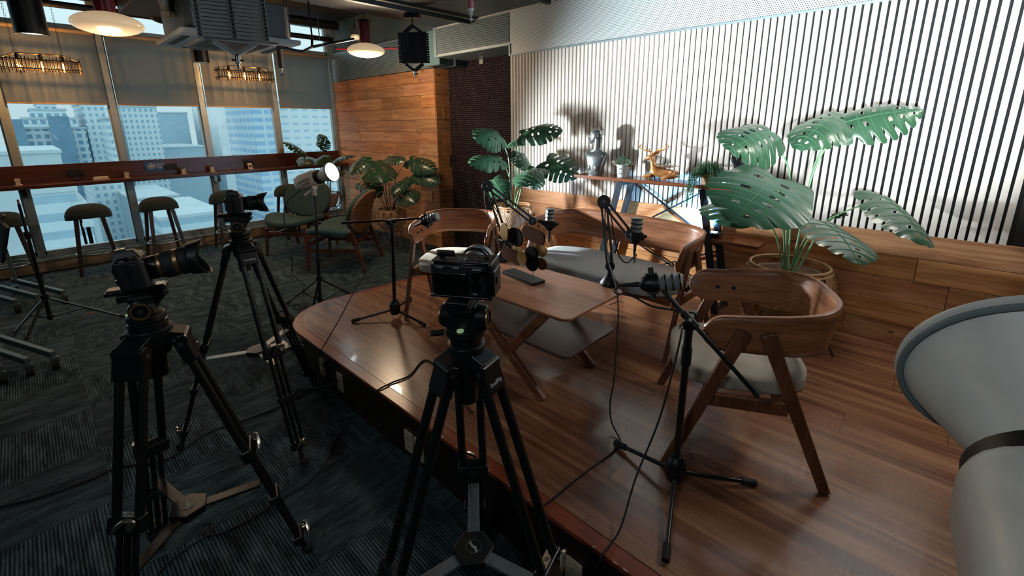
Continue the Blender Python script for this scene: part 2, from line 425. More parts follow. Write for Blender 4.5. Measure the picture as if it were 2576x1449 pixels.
bh = MB().bx(-4.45, 2.62, 3.48, 3.55, 2.415, 2.72).bx(-3.28, 2.62, 3.48, 3.55, 2.315, 2.416).build('wall_bulkhead', M_PERF); bh['kind'] = 'structure'
MB().bx(-4.44, -3.30, 3.474, 3.48, 2.43, 2.70).build('slotted_panel', M_CORR, bh)
MB().bx(-4.50, -4.45, 3.472, 3.55, 2.40, 2.72).bx(-4.45, -3.29, 3.470, 3.93, 2.400, 2.415).bx(-3.305, -3.285, 3.472, 3.60, 2.30, 2.41).bx(-3.29, 0.32, 3.470, 3.50, 2.303, 2.316).build('bulkhead_edging', M_FRAME, bh)
struct(MB().bx(-4.81, -4.50, 3.55, 3.93, 2.335, 2.72).bx(-4.50, -4.45, 3.55, 3.93, 2.415, 2.72), 'wall_reveal', plain('teal_paint', C8(92, 128, 138), 0.5, vary=0.03))

def weave():
    k = N('woven_purple_panel'); o = k.obj(); s_ = k.sep(o); x, z = s_[0], s_[2]; W = 0.030
    u = k.math('DIVIDE', x, W); v = k.math('DIVIDE', z, W*0.8)
    par = k.math('MODULO', k.math('ABSOLUTE', k.math('ADD', k.math('FLOOR', u), k.math('FLOOR', v))), 2.0)
    su = k.math('SINE', k.math('MULTIPLY', k.math('FRACT', u), math.pi)); sv = k.math('SINE', k.math('MULTIPLY', k.math('FRACT', v), math.pi))
    h = k.math('ADD', k.math('MULTIPLY', k.math('MULTIPLY', su, k.math('POWER', sv, 0.5)), par), k.math('MULTIPLY', k.math('MULTIPLY', sv, k.math('MULTIPLY', k.math('POWER', su, 0.5), 0.55)), k.math('SUBTRACT', 1.0, par)))
    k.set(k.ramp(h, [(0.0, C8(14, 10, 14)), (0.8, C8(62, 44, 54))]), 0.34, 0.2, 0.6); k.bump(h, 1.0, 0.012); return k.m
struct(MB().bx(-4.81, -3.2, 3.93, 3.98, 0, 2.42), 'wall_panel_purple', weave())
sw = thing('wall_socket', 'small pale square cover plate high on the dark purple woven panel', 'wall plate', PY(1211, 155, 3.93))
MB().box(PY(1211, 155, 3.925), (0.066, 0.012, 0.055)).build('plate', plain('aged_plate', C8(150, 160, 150), 0.5), sw, bev=0.003)

# slatted wall above pine wainscot
M_SLAT = wood('pale_beech_slats', C8(212, 206, 196), C8(234, 230, 223), 'Z', 0.5, 1.0, island=0.06, spec=0.35)
wr = MB().bx(-3.29, 0.335, 3.50, 3.60, ZP, 2.33).build('wall_slatted', plain('slat_backing_felt', C8(22, 26, 28), 0.95)); wr['kind'] = 'structure'
sl = MB()
x = -3.288; i = 0
while x < 0.31:
    sl.bx(x, x+0.0268, 3.48, 3.503, 1.004, 2.303)
    x += 0.0402; i += 1
o = sl.build('slats', M_SLAT, wr, bev=0.0012); o['kind'] = 'stuff'
planks(MB(), -3.29, 0.62, ZP, 1.004, 5, 3.484, seed=11, lmin=0.7, lmax=1.7).build('plank_wainscot', M_PINE, wr, bev=0.0015)
struct(MB().bx(0.335, 2.62, 3.60, 3.98, 0, 3.3), 'wall_back_right', plain('dark_grey_wall', C8(52, 50, 46), 0.7))
struct(MB().bx(-3.2, -3.12, 3.60, 3.98, 0, 2.42), 'trim_3', M_BMET)
struct(MB().bx(2.60, 2.70, -4.0, 3.98, 0, 3.3), 'wall_right', plain('right_wall_paint', C8(60, 62, 62), 0.7))
struct(MB().bx(-7.62, 2.70, -4.12, -4.0, 0, 3.3), 'wall_front', plain('front_wall_paint', C8(46, 48, 50), 0.8))
M_CEIL = plain('black_ceiling_paint', C8(20, 24, 27), 0.8)
struct(MB().bx(-7.75, 2.70, -4.12, 3.98, 3.22, 3.34), 'ceiling', M_CEIL)
struct(MB().bx(-4.42, 2.62, -4.0, 3.60, 2.72, 3.2), 'ceiling_soffit', plain('slate_soffit_paint', C8(26, 38, 48), 0.6, vary=0.03))

# ---- window wall
XW = -7.55
MUL = [-3.85, -2.905, -1.96, -1.015, -0.07, 0.855, 1.80, 2.755, 3.68]
M_ALU = plain('anodised_window_frame', C8(158, 170, 172), 0.42, 0.35)
M_SILL = plain('white_ledge', C8(158, 168, 168), 0.5)
def glass():
    k = N('window_glass'); k.t.nodes.remove(k.b)
    tr = k.n('BsdfTransparent'); tr.inputs[0].default_value = (0.84, 0.93, 0.95, 1); gl = k.n('BsdfGlossy'); gl.inputs['Roughness'].default_value = 0.0
    fr = k.n('Fresnel'); fr.inputs[0].default_value = 1.5; mx = k.n('MixShader')
    k.l(k.math('MULTIPLY', fr.outputs[0], 1.6), mx.inputs[0]); k.l(tr.outputs[0], mx.inputs[1]); k.l(gl.outputs[0], mx.inputs[2]); k.l(mx.outputs[0], k.out.inputs[0]); return k.m
M_GLASS = glass()
base = planks(MB(), -4.0, 3.7, 0.0, 0.13, 1, -7.49, 'y', seed=9).build('baseboard_left', wood('weathered_skirting', C8(128, 108, 84), C8(176, 154, 124), 'Y', 0.6, 0.8)); base['kind'] = 'structure'
struct(MB().bx(-7.62, -7.51, -4.0, 3.7, 0.0, 0.19), 'wall_left', plain('white_plinth', C8(140, 150, 150), 0.6))
struct(MB().bx(-7.54, -7.46, -4.0, 3.7, 0.13, 0.155), 'trim_4', M_SILL)
for i in range(len(MUL)-1):
    a, b = MUL[i], MUL[i+1]
    wf = thing('window_%d' % (i+1), None, None, (XW, (a+b)/2, 0.2)); wf['kind'] = 'structure'
    fr = MB(); y0, y1 = a+0.035, b-0.035
    for z0, z1 in ((0.19, 0.235), (1.05, 1.09), (2.70, 2.79), (3.14, 3.22)): fr.bx(XW-0.05, XW+0.02, y0, y1, z0, z1)
    fr.bx(XW-0.05, XW+0.02, y0-0.02, y0+0.012, 0.19, 3.22); fr.bx(XW-0.05, XW+0.02, y1-0.012, y1+0.02, 0.19, 3.22)
    fr.build('window_frame', M_ALU, wf)
    for z0, z1 in ((0.235, 1.05), (1.09, 2.70), (2.79, 3.14)):
        MB().add([(XW-0.02, y0, z0), (XW-0.02, y1, z0), (XW-0.02, y1, z1), (XW-0.02, y0, z1)], [(0, 1, 2, 3)]).build('pane', M_GLASS, wf)
for i, m_ in enumerate(MUL):
    struct(MB().bx(XW-0.06, XW+0.055, m_-0.03, m_+0.03, 0.19, 3.22), 'trim_%d' % (5+i), M_ALU)
# ---- roller blinds
def blindmat():
    k = N('blind_fabric'); o = k.obj(); t = k.b
    s_ = k.sep(o); wv = k.math('MULTIPLY', k.math('SINE', k.math('MULTIPLY', s_[1], 2600)), 0.5)
    k.set(C8(120, 124, 122), 0.9, 0, 0.1); tl = k.n('BsdfTranslucent'); tl.inputs[0].default_value = (0.55, 0.62, 0.62, 1)
    mx = k.n('MixShader'); mx.inputs[0].default_value = 0.42
    k.l(t.outputs[0], mx.inputs[1]); k.l(tl.outputs[0], mx.inputs[2]); k.l(mx.outputs[0], k.out.inputs[0]); k.bump(k.noise(k.mapping(o, (1, 300, 300)), 1.0, 2), 0.2, 0.001); return k.m
M_BLIND = blindmat()
M_HEM = plain('blind_hem_bar', C8(150, 132, 112), 0.5)
wherel = ['at the far left, cut by the frame edge', 'behind the first rod chandelier', 'between the two rod chandeliers', 'behind the second rod chandelier', 'in the corner beside the pine wall']
for i in range(3, 8):
    a, b = MUL[i]+0.045, MUL[i+1]-0.045
    if i == 7: b -= 0.02
    t = thing('roller_blind', 'grey roller blind half lowered '+wherel[i-3], 'blind', (-7.475, (a+b)/2, 2.7), group='roller blinds on the window wall')
    sh = MB().bx(-7.477, -7.4755, a, b, 1.92, 2.70); sh.build('fabric', M_BLIND, t)
    MB().bx(-7.482, -7.470, a, b, 1.905, 1.922).build('hem_bar', M_HEM, t, bev=0.002)
    MB().cyl((-7.475, a, 2.715), (-7.475, b, 2.715), 0.024, 16).build('roller', M_HEM, t)
# ================================================================== CITY OUTSIDE
def facade(name, wall, win, su, sz, fu, fz, off=0.0, rough=0.6):
    k = N(name); o = k.obj(); s_ = k.sep(o); g = k.geo(); nn = k.sep(g.outputs['Normal'])
    ax = k.math('ABSOLUTE', nn[0]); ay = k.math('ABSOLUTE', nn[1]); az = k.math('ABSOLUTE', nn[2])
    u = k.math('ADD', k.math('MULTIPLY', s_[1], ax), k.math('MULTIPLY', s_[0], ay))
    a = k.math('LESS_THAN', k.math('FRACT', k.math('ADD', k.math('DIVIDE', u, su), off)), fu) if fu < 1 else 1.0
    b = k.math('LESS_THAN', k.math('FRACT', k.math('DIVIDE', s_[2], sz)), fz)
    m = k.math('MULTIPLY', k.math('MULTIPLY', a, b), k.math('LESS_THAN', az, 0.5))
    var = k.noise(k.mapping(o, (0.25, 0.25, 0.3)), 1.0, 2)
    k.set(k.mix(m, wall, k.mix(var, win, tuple(x*1.7 for x in win[:3])+(1,))), rough, 0, 0.3); return k.m
W1 = C8(206, 224, 230); W2 = C8(184, 208, 218); G1 = C8(128, 158, 174); G2 = C8(148, 176, 190)  # city colours paled and blued, painting distance haze into walls and windows
def tower(name, label, x0, x1, ytop, X, depth, m, zb=-75, roofm=None, parent=None):
    X *= 3; depth *= 2; zb = -240
    a = PX(x0, ytop, X); b = PX(x1, ytop, X); zt = (a.z+b.z)/2
    t = thing(name, label, 'building', (X-depth/2, (a.y+b.y)/2, zb)) if parent is None else parent
    MB().bx(X-depth, X, a.y, b.y, zb, zt).build('facade' if parent is None else 'block', m, t)
    MB().bx(X-depth-0.4, X+0.4, a.y-0.4, b.y+0.4, zt, zt+0.9).build('parapet', M_CONC, t)
    return t
M_CONC = plain('hazed_concrete', C8(178, 198, 206), 0.8, scale=0.2)  # concrete lightened the same way, haze put into its colour
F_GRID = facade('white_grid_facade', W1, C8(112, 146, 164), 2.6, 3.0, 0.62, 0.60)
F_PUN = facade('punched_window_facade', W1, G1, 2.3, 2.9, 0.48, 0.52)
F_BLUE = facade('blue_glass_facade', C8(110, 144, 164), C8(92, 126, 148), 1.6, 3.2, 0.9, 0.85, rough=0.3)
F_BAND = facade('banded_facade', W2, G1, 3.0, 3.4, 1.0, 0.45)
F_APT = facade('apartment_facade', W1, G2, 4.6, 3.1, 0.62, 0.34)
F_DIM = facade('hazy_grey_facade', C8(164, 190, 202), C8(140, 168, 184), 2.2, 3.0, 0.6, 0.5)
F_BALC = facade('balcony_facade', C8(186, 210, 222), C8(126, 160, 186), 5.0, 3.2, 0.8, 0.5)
t = tower('office_tower', 'pale grid-fronted tower with stepped crown and blue glass shafts, far left outside', 35, 215, 325, -95, 30, F_GRID)
for i, (a, b, yt) in enumerate(((55, 190, 300), (75, 165, 278), (92, 140, 262))):
    tower('', '', a, b, yt, -97-i*2, 18, F_GRID, parent=t)
for a, b, yt in ((118, 172, 292), (18, 55, 300)):
    p = PX(a, yt, -279); q = PX(b, yt, -279); MB().bx(-284, -279, p.y, q.y, -240, p.z).build('glass_shaft', F_BLUE, t)
tower('white_block', 'low flat white building in front of the stepped tower outside', -60, 152, 388, -62, 24, M_CONC)
tower('punched_tower', 'white tower with small square punched windows outside the first window', 205, 262, 262, -100, 26, F_PUN)
tower('slim_tower', 'slim white tower with square windows at the first mullion outside', 268, 300, 300, -84, 14, F_PUN)
tower('pale_tower', 'pale punched-window tower outside the second window', 302, 392, 270, -105, 26, F_PUN)
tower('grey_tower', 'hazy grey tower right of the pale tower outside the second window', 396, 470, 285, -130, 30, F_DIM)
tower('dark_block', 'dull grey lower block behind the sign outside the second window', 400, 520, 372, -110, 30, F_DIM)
tower('glare_slab', 'added white slab standing in for lamp glare in the third window', 536, 625, 240, -120, 30, facade('glare_slab_facade', C8(214, 226, 230), C8(180, 200, 210), 3.0, 3.2, 0.5, 0.4))  # slab added in place of the studio lamp's glare on the pane
tower('balcony_tower', 'bluish tower with stacked balconies outside the third window', 632, 690, 262, -70, 18, F_BALC)
tower('apartment_block', 'wide white apartment block outside the corner window', 700, 900, 262, -72, 24, F_APT)
t = tower('banded_block', 'stepped building with broad white and blue bands, low outside the first window', 60, 190, 485, -40, 14, F_BAND, zb=-45)
for j, (a, b, yt) in enumerate(((190.5, 215, 520), (215.5, 232, 570))): tower('', '', a, b, yt, -40, 12, F_BAND, zb=-45, parent=t)
tower('low_block', 'low grey block with rows of windows under the counter by the second mullion', 330, 450, 500, -70, 22, F_DIM, zb=-60)
tower('low_white_block', 'low white flat-roofed block under the third window', 400, 560, 545, -52, 20, F_BAND, zb=-60)
tower('mid_block', 'mid-height pale block under the counter outside the first window', 225, 320, 455, -80, 20, F_PUN)
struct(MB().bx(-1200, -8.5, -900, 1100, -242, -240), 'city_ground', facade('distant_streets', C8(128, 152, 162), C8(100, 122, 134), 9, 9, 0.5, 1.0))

# ================================================================== COUNTER AND STOOLS
M_CTR = wood('counter_walnut', C8(48, 24, 16), C8(92, 50, 33), 'Y', 0.32, 0.9)
t = thing('window_counter', 'long dark wood counter with an upright back board along the windows', 'counter', (-7.35, 0, 1.0))
MB().bx(-7.49, -7.20, -4.0, 3.67, 0.995, 1.035).build('worktop', M_CTR, t, bev=0.003)
MB().bx(-7.495, -7.47, -4.0, 3.67, 1.035, 1.235).build('back_board', M_CTR, t, bev=0.002)
for y in (-2.5, -0.07, 1.8, 3.6): MB().bx(-7.49, -7.30, y-0.02, y+0.02, 0.90, 0.995).build('bracket', M_BMET, t)
ZC = 1.035
M_POT = plain('cream_ceramic', C8(205, 196, 176), 0.4)
M_PLG = plain('small_succulent', C8(62, 82, 52), 0.7, vary=0.4, scale=200)
M_DCR = plain('dark_cork_saucer', C8(188, 170, 140), 0.7)
pots = [(42, 447, True, 'leftmost small cream pot on the counter, no plant showing'), (318, 437, False, 'small cream pot with a green tuft just left of the blue sign'), (461, 425, False, 'small cream pot with a green tuft right of the blue sign'), (533, 420, False, 'small cream pot with a green tuft, third window, right of the stool and camera')]
for px, py, bare, lb in pots:
    p = PX(px, py, -7.36); y = p.y
    t = thing('plant_pot', lb, 'plant pot', (-7.36, y, ZC), group='little pots on the window counter')
    MB().lathe([(0.024, 0.006), (0.034, 0.07), (0.030, 0.07), (0.026, 0.055)], 4, Matrix.Translation((-7.36, y, ZC)) @ Matrix.Rotation(R(45), 4, 'Z')).build('pot', M_POT, t, bev=0.002)
    MB().bx(-7.395, -7.325, y-0.03, y+0.03, ZC, ZC+0.007).build('saucer', M_DCR, t)
    if not bare:
        g = MB()
        for k in range(46):
            a = rnd.uniform(0, 6.28); e = rnd.uniform(0.2, 1.4); L = rnd.uniform(0.018, 0.036); b0 = V((-7.36+0.016*math.cos(a), y+0.016*math.sin(a), ZC+0.06))
            g.cyl(b0, b0+V((math.cos(a)*math.cos(e)*L, math.sin(a)*math.cos(e)*L, math.sin(e)*L)), 0.003, 4, 0.0008)
        g.build('leaves', M_PLG, t)
def socket_box(px, lb):
    y = PX(px, 420, -7.46).y
    t = thing('power_socket', lb, 'power socket', (-7.468, y, 1.13), group='black sockets on the counter back board')
    MB().bx(-7.470, -7.455, y-0.07, y+0.07, 1.09, 1.17).build('socket_plate', M_BLACK, t, bev=0.004)
    for d in (-0.045, -0.015, 0.015, 0.045): MB().bx(-7.457, -7.452, y+d-0.011, y+d+0.011, 1.11, 1.15).build('outlet', M_DARK, t)
socket_box(186, 'black socket plate on the counter back board above the small black charger')
socket_box(430, 'black socket plate directly right of the blue sign')
socket_box(627, 'black socket plate behind the white cable box, third window')
y = PX(192, 433, -7.38).y
t = thing('charger', 'small black plug adapter lying on the counter under a socket', 'adapter', (-7.38, y, ZC))
MB().bx(-7.41, -7.36, y-0.035, y+0.03, ZC, ZC+0.035).build('adapter_body', M_BLACK, t, bev=0.006)
MB().tube(smooth([(-7.39, y+0.03, ZC+0.02), (-7.36, y+0.06, ZC+0.006), (-7.40, y+0.09, ZC+0.03), (-7.45, y+0.05, ZC+0.09)], 6), 0.004, 6).build('cable', M_DARK, t)
y0 = PX(233, 441, -7.36).y; y1 = PX(271, 439, -7.36).y
t = thing('white_bar', 'white block-shaped bar lying on a thin tray on the counter', 'box', (-7.36, y0, ZC))
MB().bx(-7.385, -7.335, y0, y1, ZC+0.008, ZC+0.035).build('bar_body', M_WHITE, t, bev=0.005)
MB().bx(-7.395, -7.325, y0-0.01, y1+0.01, ZC, ZC+0.008).build('tray', M_DCR, t)
y = PX(628, 411, -7.36).y
t = thing('card_stand', 'small white printed card stand on the counter, third window', 'card stand', (-7.36, y, ZC))
MB().bx(-7.385, -7.335, y-0.028, y+0.032, ZC, ZC+0.012).build('stand_base', M_WHITE, t, bev=0.002)
MB().add([(-7.352, y-0.03, ZC+0.01), (-7.352, y+0.03, ZC+0.01), (-7.366, y+0.03, ZC+0.085), (-7.366, y-0.03, ZC+0.085)], [(0, 1, 2, 3)]).build('card', M_POT, t, solid=0.004)
MB().bx(-7.360, -7.354, y-0.018, y+0.02, ZC+0.035, ZC+0.06).build('card_print', M_DKTXT, t)
# blue sign
y0 = PX(363, 415, -7.465).y; y1 = PX(411, 415, -7.465).y
t = thing('blue_sign', 'blue sign with a white round symbol and lettering on the counter back board', 'sign', (-7.468, (y0+y1)/2, 1.14))
MB().bx(-7.470, -7.463, y0, y1, 1.085, 1.215).build('board', plain('blue_sign_face', C8(28, 74, 128), 0.4), t, bev=0.001)
yc = y0+0.065
ring = MB(); ring.tube([(-7.462, yc+0.034*math.cos(R(a)), 1.15+0.034*math.sin(R(a))) for a in range(0, 360, 15)], 0.0035, 6, True)
ring.bx(-7.463, -7.461, yc-0.024, yc+0.024, 1.138, 1.150).bx(-7.463, -7.461, yc-0.004, yc+0.010, 1.150, 1.170).bx(-7.463, -7.461, yc-0.020, yc-0.012, 1.150, 1.160)
ring.build('symbol', M_WHTXT, t)
MT = Matrix(((0, 0, 1, -7.4625), (1, 0, 0, y0+0.155), (0, 1, 0, 1.15), (0, 0, 0, 1)))
text('RECEPTION\nPARKING THIS\nAREA', 0.024, MT, M_WHTXT, t)

M_UPH = plain('dark_green_grey_fabric', C8(34, 46, 48), 0.9, vary=0.12, scale=300, bump=0.3)
M_STL = wood('dark_stool_wood', C8(34, 20, 15), C8(62, 38, 27), 'Z', 0.4)
def stool():
    t = thing('bar_stool', 'x', 'bar stool', (0, 0, 0))
    # saddle seat with wrapped-down side wings
    rows = []
    for zz, k in ((0.650, 0.001), (0.650, 0.92), (0.658, 1.0), (0.690, 0.985), (0.725, 0.93), (0.757, 0.83), (0.780, 0.68), (0.794, 0.46), (0.799, 0.22), (0.800, 0.001)):
        rows.append([V((0.155*k**1.1*math.copysign(abs(math.cos(a_))**0.8, math.cos(a_)), 0.205*k*math.copysign(abs(math.sin(a_))**0.9, math.sin(a_)), zz-0.022*(abs(math.sin(a_))*k)**2*(1 if zz < 0.67 else 0.4))) for a_ in [2*math.pi*q/36 for q in range(36)]])
    MB().grid(rows, True).build('seat', M_UPH, t)
    MB().box((0, 0, 0.665), (0.20, 0.26, 0.05)).build('seat_frame', M_STL, t, bev=0.01)
    for sx in (-1, 1):
        for sy in (-1, 1):
            MB().bar((sx*0.09, sy*0.11, 0.66), (sx*0.165, sy*0.175, 0), 0.042, 0.030, (sx, 0, 0), 0.75).build('leg', M_STL, t, bev=0.006)
    MB().tube([(0.175*math.cos(R(a)), 0.180*math.sin(R(a)), 0.235) for a in range(0, 360, 12)], 0.009, 8, True).build('footrest', M_STEEL, t)
    return t
sp_ = [(-7.05, -0.30, 'bar stool farthest left, behind the black stand pole', 3), (-7.05, 0.385, 'bar stool under the first window, fully in view', -4), (-7.07, 1.04, 'bar stool right of the second mullion, above the long camera lens', 5), (-7.07, 1.79, 'bar stool directly behind the camera on the middle tripod', 0), (-7.07, 2.62, 'bar stool mostly hidden behind the green lounge chair', 6)]
s0 = stool(); s0['group'] = 'bar stools along the window counter'
for i, (x, y, lb, a) in enumerate(sp_):
    if i == 0: s0.location = (x, y, 0); s0.rotation_euler = (0, 0, R(a)); s0['label'] = lb
    else: dup(s0, (x, y, 0), R(a), lb, 'bar stools along the window counter')

# ================================================================== GREEN LOUNGE CHAIRS
M_GRN = plain('sage_green_fabric', C8(46, 74, 74), 0.85, vary=0.10, scale=260, bump=0.25)
M_LNG = wood('lounge_chair_teak', C8(74, 40, 24), C8(120, 70, 44), 'Z', 0.4)
def pad(cx_, cy_, rx, ry, fn, nrm=None, rings=8, seg=36, pw=2.3):
    rows = []
    for i in range(rings+1):
        q = i/rings; row = []
        for k in range(seg):
            a = 2*math.pi*k/seg; c, s_ = math.cos(a), math.sin(a)
            ex = math.copysign(abs(c)**(2/pw), c); ey = math.copysign(abs(s_)**(2/pw), s_)
            row.append(fn(cx_+ex*rx*q, cy_+ey*ry*q))
        rows.append(row)
    return MB().grid(rows, True)
def lounge():
    # local: faces -Y
    t = thing('lounge_chair', 'x', 'lounge chair')
    pad(0, -0.04, 0.36, 0.31, lambda x, y: V((x, y, 0.405+0.10*abs(x/0.36)**2.2*0.9+0.05*(-(y))))).build('seat', M_GRN, t, solid=0.065, bev=0)
    def bk(x, zz): return V((x, 0.27+0.26*(zz-0.40)-0.20*(abs(x)/0.36)**2*0.45, zz))
    pad(0, 0.665, 0.335, 0.245, bk).build('backrest', M_GRN, t, solid=0.05)
    def bk2(x, zz): p = bk(x, zz); return p+V((0, 0.037, -0.008))
    pad(0, 0.665, 0.340, 0.250, bk2).build('back_shell', M_BAND, t, solid=0.014)
    for s_ in (-1, 1):
        MB().bar((s_*0.27, -0.26, 0.37), (s_*0.29, -0.29, 0), 0.038, 0.038, (0, 1, 0), 0.7).build('leg', M_LNG, t, bev=0.006)
        MB().bar((s_*0.27, 0.26, 0.46), (s_*0.31, 0.40, 0), 0.038, 0.048, (0, 1, 0), 0.7).build('leg', M_LNG, t, bev=0.006)
        MB().bar((s_*0.285, -0.28, 0.245), (s_*0.293, 0.33, 0.245), 0.024, 0.045).build('side_rail', M_LNG, t, bev=0.004)
        MB().bar((s_*0.25, 0.20, 0.34), (s_*0.22, 0.31, 0.56), 0.03, 0.045, (0, 1, 0)).build('back_support', M_LNG, t, bev=0.005)
    MB().bar((-0.28, -0.27, 0.30), (0.28, -0.27, 0.30), 0.024, 0.05).build('front_rail', M_LNG, t, bev=0.004)
    MB().bar((-0.28, 0.27, 0.33), (0.28, 0.27, 0.33), 0.024, 0.05).build('rear_rail', M_LNG, t, bev=0.004)
    return t
a0 = lounge(); a0['label'] = 'green lounge chair facing the room, behind the white studio lamp'; a0['group'] = 'green lounge chairs'
a0.location = (-6.14, 2.34, 0); a0.rotation_euler = (0, 0, R(34))
dup(a0, (-5.16, 2.44, 0), R(-50), 'green lounge chair turned sideways, its brown wooden back shell towards the leafy basket plant', 'green lounge chairs')

# ================================================================== PLATFORM FURNITURE
def uband(hw, yt, yb, ztip, zback, htip, hback, flare, th=0.018, cornr=0.24, pw=2.6):
    """plywood band seen as a U from above, front tips at y=yt, back at y=yb (chair faces -Y)."""
    path = []
    L = 26
    yc = yb-cornr
    for e_ in (0, 0.003, 0.009, 0.018, 0.030, 0.045, 0.062, 0.085): path.append((hw, yt+e_))
    for i in range(3): path.append((hw, yt+0.085+(yc-yt-0.085)*(i+1)/4))
    for i in range(L+1):
        a = math.pi/2*i/L; path.append((hw-cornr+cornr*math.cos(a)**(2/pw) if math.cos(a) > 0 else hw-cornr, yc+cornr*math.sin(a)**(2/pw)))
    if hw-cornr > 0.05: path.append(((hw-cornr)*0.5, yb))
    path.append((0, yb))
    full = path+[(-x_, y_) for x_, y_ in reversed(path[:-1])]
    n = len(full); rows = []
    ln = [0]
    for i in range(1, n): ln.append(ln[-1]+math.dist(full[i], full[i-1]))
    T = ln[-1]
    for i, (x_, y_) in enumerate(full):
        d = min(ln[i], T-ln[i]); q = min(1, d/(T*0.42)); q = q*q*(3-2*q)
        top = ztip+(zback-ztip)*q; h = htip+(hback-htip)*q
        rnd_ = min(1, d/(0.5*h)); cap = math.sqrt(max(0.0, 1-(1-rnd_)**2)); mid = top-h/2; hh = h/2*(0.02+0.98*cap)
        row = []
        nrm = V((x_, y_-(yc if y_ > yc else y_), 0)); nrm = nrm.normalized() if nrm.length > 1e-6 else V((0, 1, 0))
        for k in range(7):
            s_ = k/6*2-1; row.append(V((x_, y_, mid+hh*s_))+nrm*flare*s_)
        rows.append(row)
    return MB().grid(rows)
M_CUSH = plain('oatmeal_fabric', C8(176, 168, 152), 0.9, vary=0.10, scale=420, bump=0.35)
def cushion(hw, y0, y1, z, th, pw=3.2):
    m = MB(); rows = []; seg = 44; cy_ = (y0+y1)/2; hy = (y1-y0)/2
    for sgn, prof in ((1, None),):
        for r_, dz in ((0.0, th), (0.5, th), (0.8, th*0.985), (0.90, th*0.955), (0.955, th*0.86), (0.988, th*0.70), (1.0, th*0.5), (0.99, th*0.28), (0.96, th*0.13), (0.90, th*0.04), (0.8, 0), (0.0, 0)):
            row = []
            for k in range(seg):
                a = 2*math.pi*k/seg; c, s_ = math.cos(a), math.sin(a)
                ex = math.copysign(abs(c)**(2/pw), c); ey = math.copysign(abs(s_)**(2/pw), s_)
                row.append(V((ex*(hw-0.03*(1-r_) if r_ > .9 else hw*r_), cy_+ey*(hy-0.03*(1-r_) if r_ > .9 else hy*r_), z+dz)))
            rows.append(row)
    return m.grid(rows, True)
def seating(name, cat, hw, label, yf=-0.26, yr=0.27, htip=0.145, hback=0.178, cush=None):
    t = thing(name, label, cat)
    M = M_WALNUTZ
    uband(hw+0.012, -0.17, yr+0.035, 0.660, 0.70, htip, hback, 0.012).build('backrest', M_BAND, t, solid=0.017)
    cushion(hw-0.012, yf+0.0, yr-0.02, 0.335, 0.075).build('seat', cush or M_CUSH, t, ang=85)
    for s_ in (-1, 1):
        MB().bar((s_*(hw+0.03), -0.035, 0.612), (s_*(hw+0.045), yf-0.01, 0), 0.026, 0.052, (0, 1, 0), 0.72).build('leg', M, t, bev=0.006)
        MB().bar((s_*(hw+0.03), 0.040, 0.612), (s_*(hw+0.045), yr+0.03, 0), 0.026, 0.052, (0, 1, 0), 0.72).build('leg', M, t, bev=0.006)
        MB().bar((s_*(hw+0.015), yf+0.11, 0.312), (s_*(hw+0.015), yr-0.125, 0.312), 0.026, 0.050).build('side_rail', M, t, bev=0.003)
        pl = MB()
        for dy in (-0.05, 0.02): pl.cyl((s_*(hw+0.022-0.022), dy, 0.585), (s_*(hw-0.004), dy, 0.585), 0.009, 12)
        pl.build('bolt_cap', M_DARK, t)
    for y in (yf+0.14, yr-0.14): MB().bar((-hw+0.02, y, 0.312), (hw-0.02, y, 0.312), 0.026, 0.05).build('cross_rail', M_WALNUT, t, bev=0.003)
    return t
t = seating('armchair', 'armchair', 0.262, 'curved-back wooden armchair with oatmeal seat at the right, in the right foreground')
t['group'] = 'curved-back armchairs at the coffee table'
t.location = (-0.526, 1.954, ZP); t.rotation_euler = (0, 0, R(-63))
dup(t, (-2.52, 2.06, ZP), R(34), 'curved-back wooden armchair with oatmeal seat at the left end of the coffee table', 'curved-back armchairs at the coffee table')
t = seating('bench_sofa', 'bench', 0.575, 'two-seat wooden bench with curved back and seat pad tinted for cool light, behind the coffee table', -0.29, 0.29, 0.175, 0.215, plain('cool_lit_fabric', C8(176, 182, 184), 0.9, vary=0.08, scale=420, bump=0.3))  # bluish pad colour paints in the blue and daylight falling on the seat
t.location = (-1.60, 2.64, ZP); t.rotation_euler = (0, 0, R(-1.5))

# coffee table
t = thing('coffee_table', 'brown wooden coffee table with rounded corners, lower shelf and forked legs', 'table', (-1.605, 1.775, ZP))
MB().prism(rrect(1.01, 0.515, 0.045), 0.785, 0.80, Matrix.Translation((-1.605, 1.772, 0))).build('tabletop', M_TABLE, t, bev=0.005)
MB().prism(rrect(0.82, 0.45, 0.04), 0.555, 0.571, Matrix.Translation((-1.555, 1.81, 0))).build('shelf', plain('shelf_laminate', C8(92, 74, 70), 0.30, vary=0.1, scale=6), t, bev=0.004)
for yy in (1.56, 2.005):
    MB().bar((-1.265, yy, ZP), (-1.56, yy, 0.535), 0.026, 0.050, (0, 0, 1), 1.0).bar((-1.50, yy, 0.475), (-1.86, yy, 0.785), 0.0272, 0.046).bar((-1.52, yy, 0.475), (-1.245, yy, 0.785), 0.0248, 0.048).bar((-1.70, yy, 0.66), (-1.95, yy, ZP), 0.0254, 0.045).build('leg', M_WALNUT, t, bev=0.005)
for xx in (-1.29, -1.82): MB().bar((xx, 1.56, 0.765), (xx, 2.005, 0.765), 0.03, 0.03).build('apron_rail', M_WALNUT, t)
MB().tube([(-1.09, 1.86, 0.775), (-1.09, 1.95, 0.765), (-1.07, 1.95, 0.765)], 0.003, 6).build('hook', M_CHROME, t)

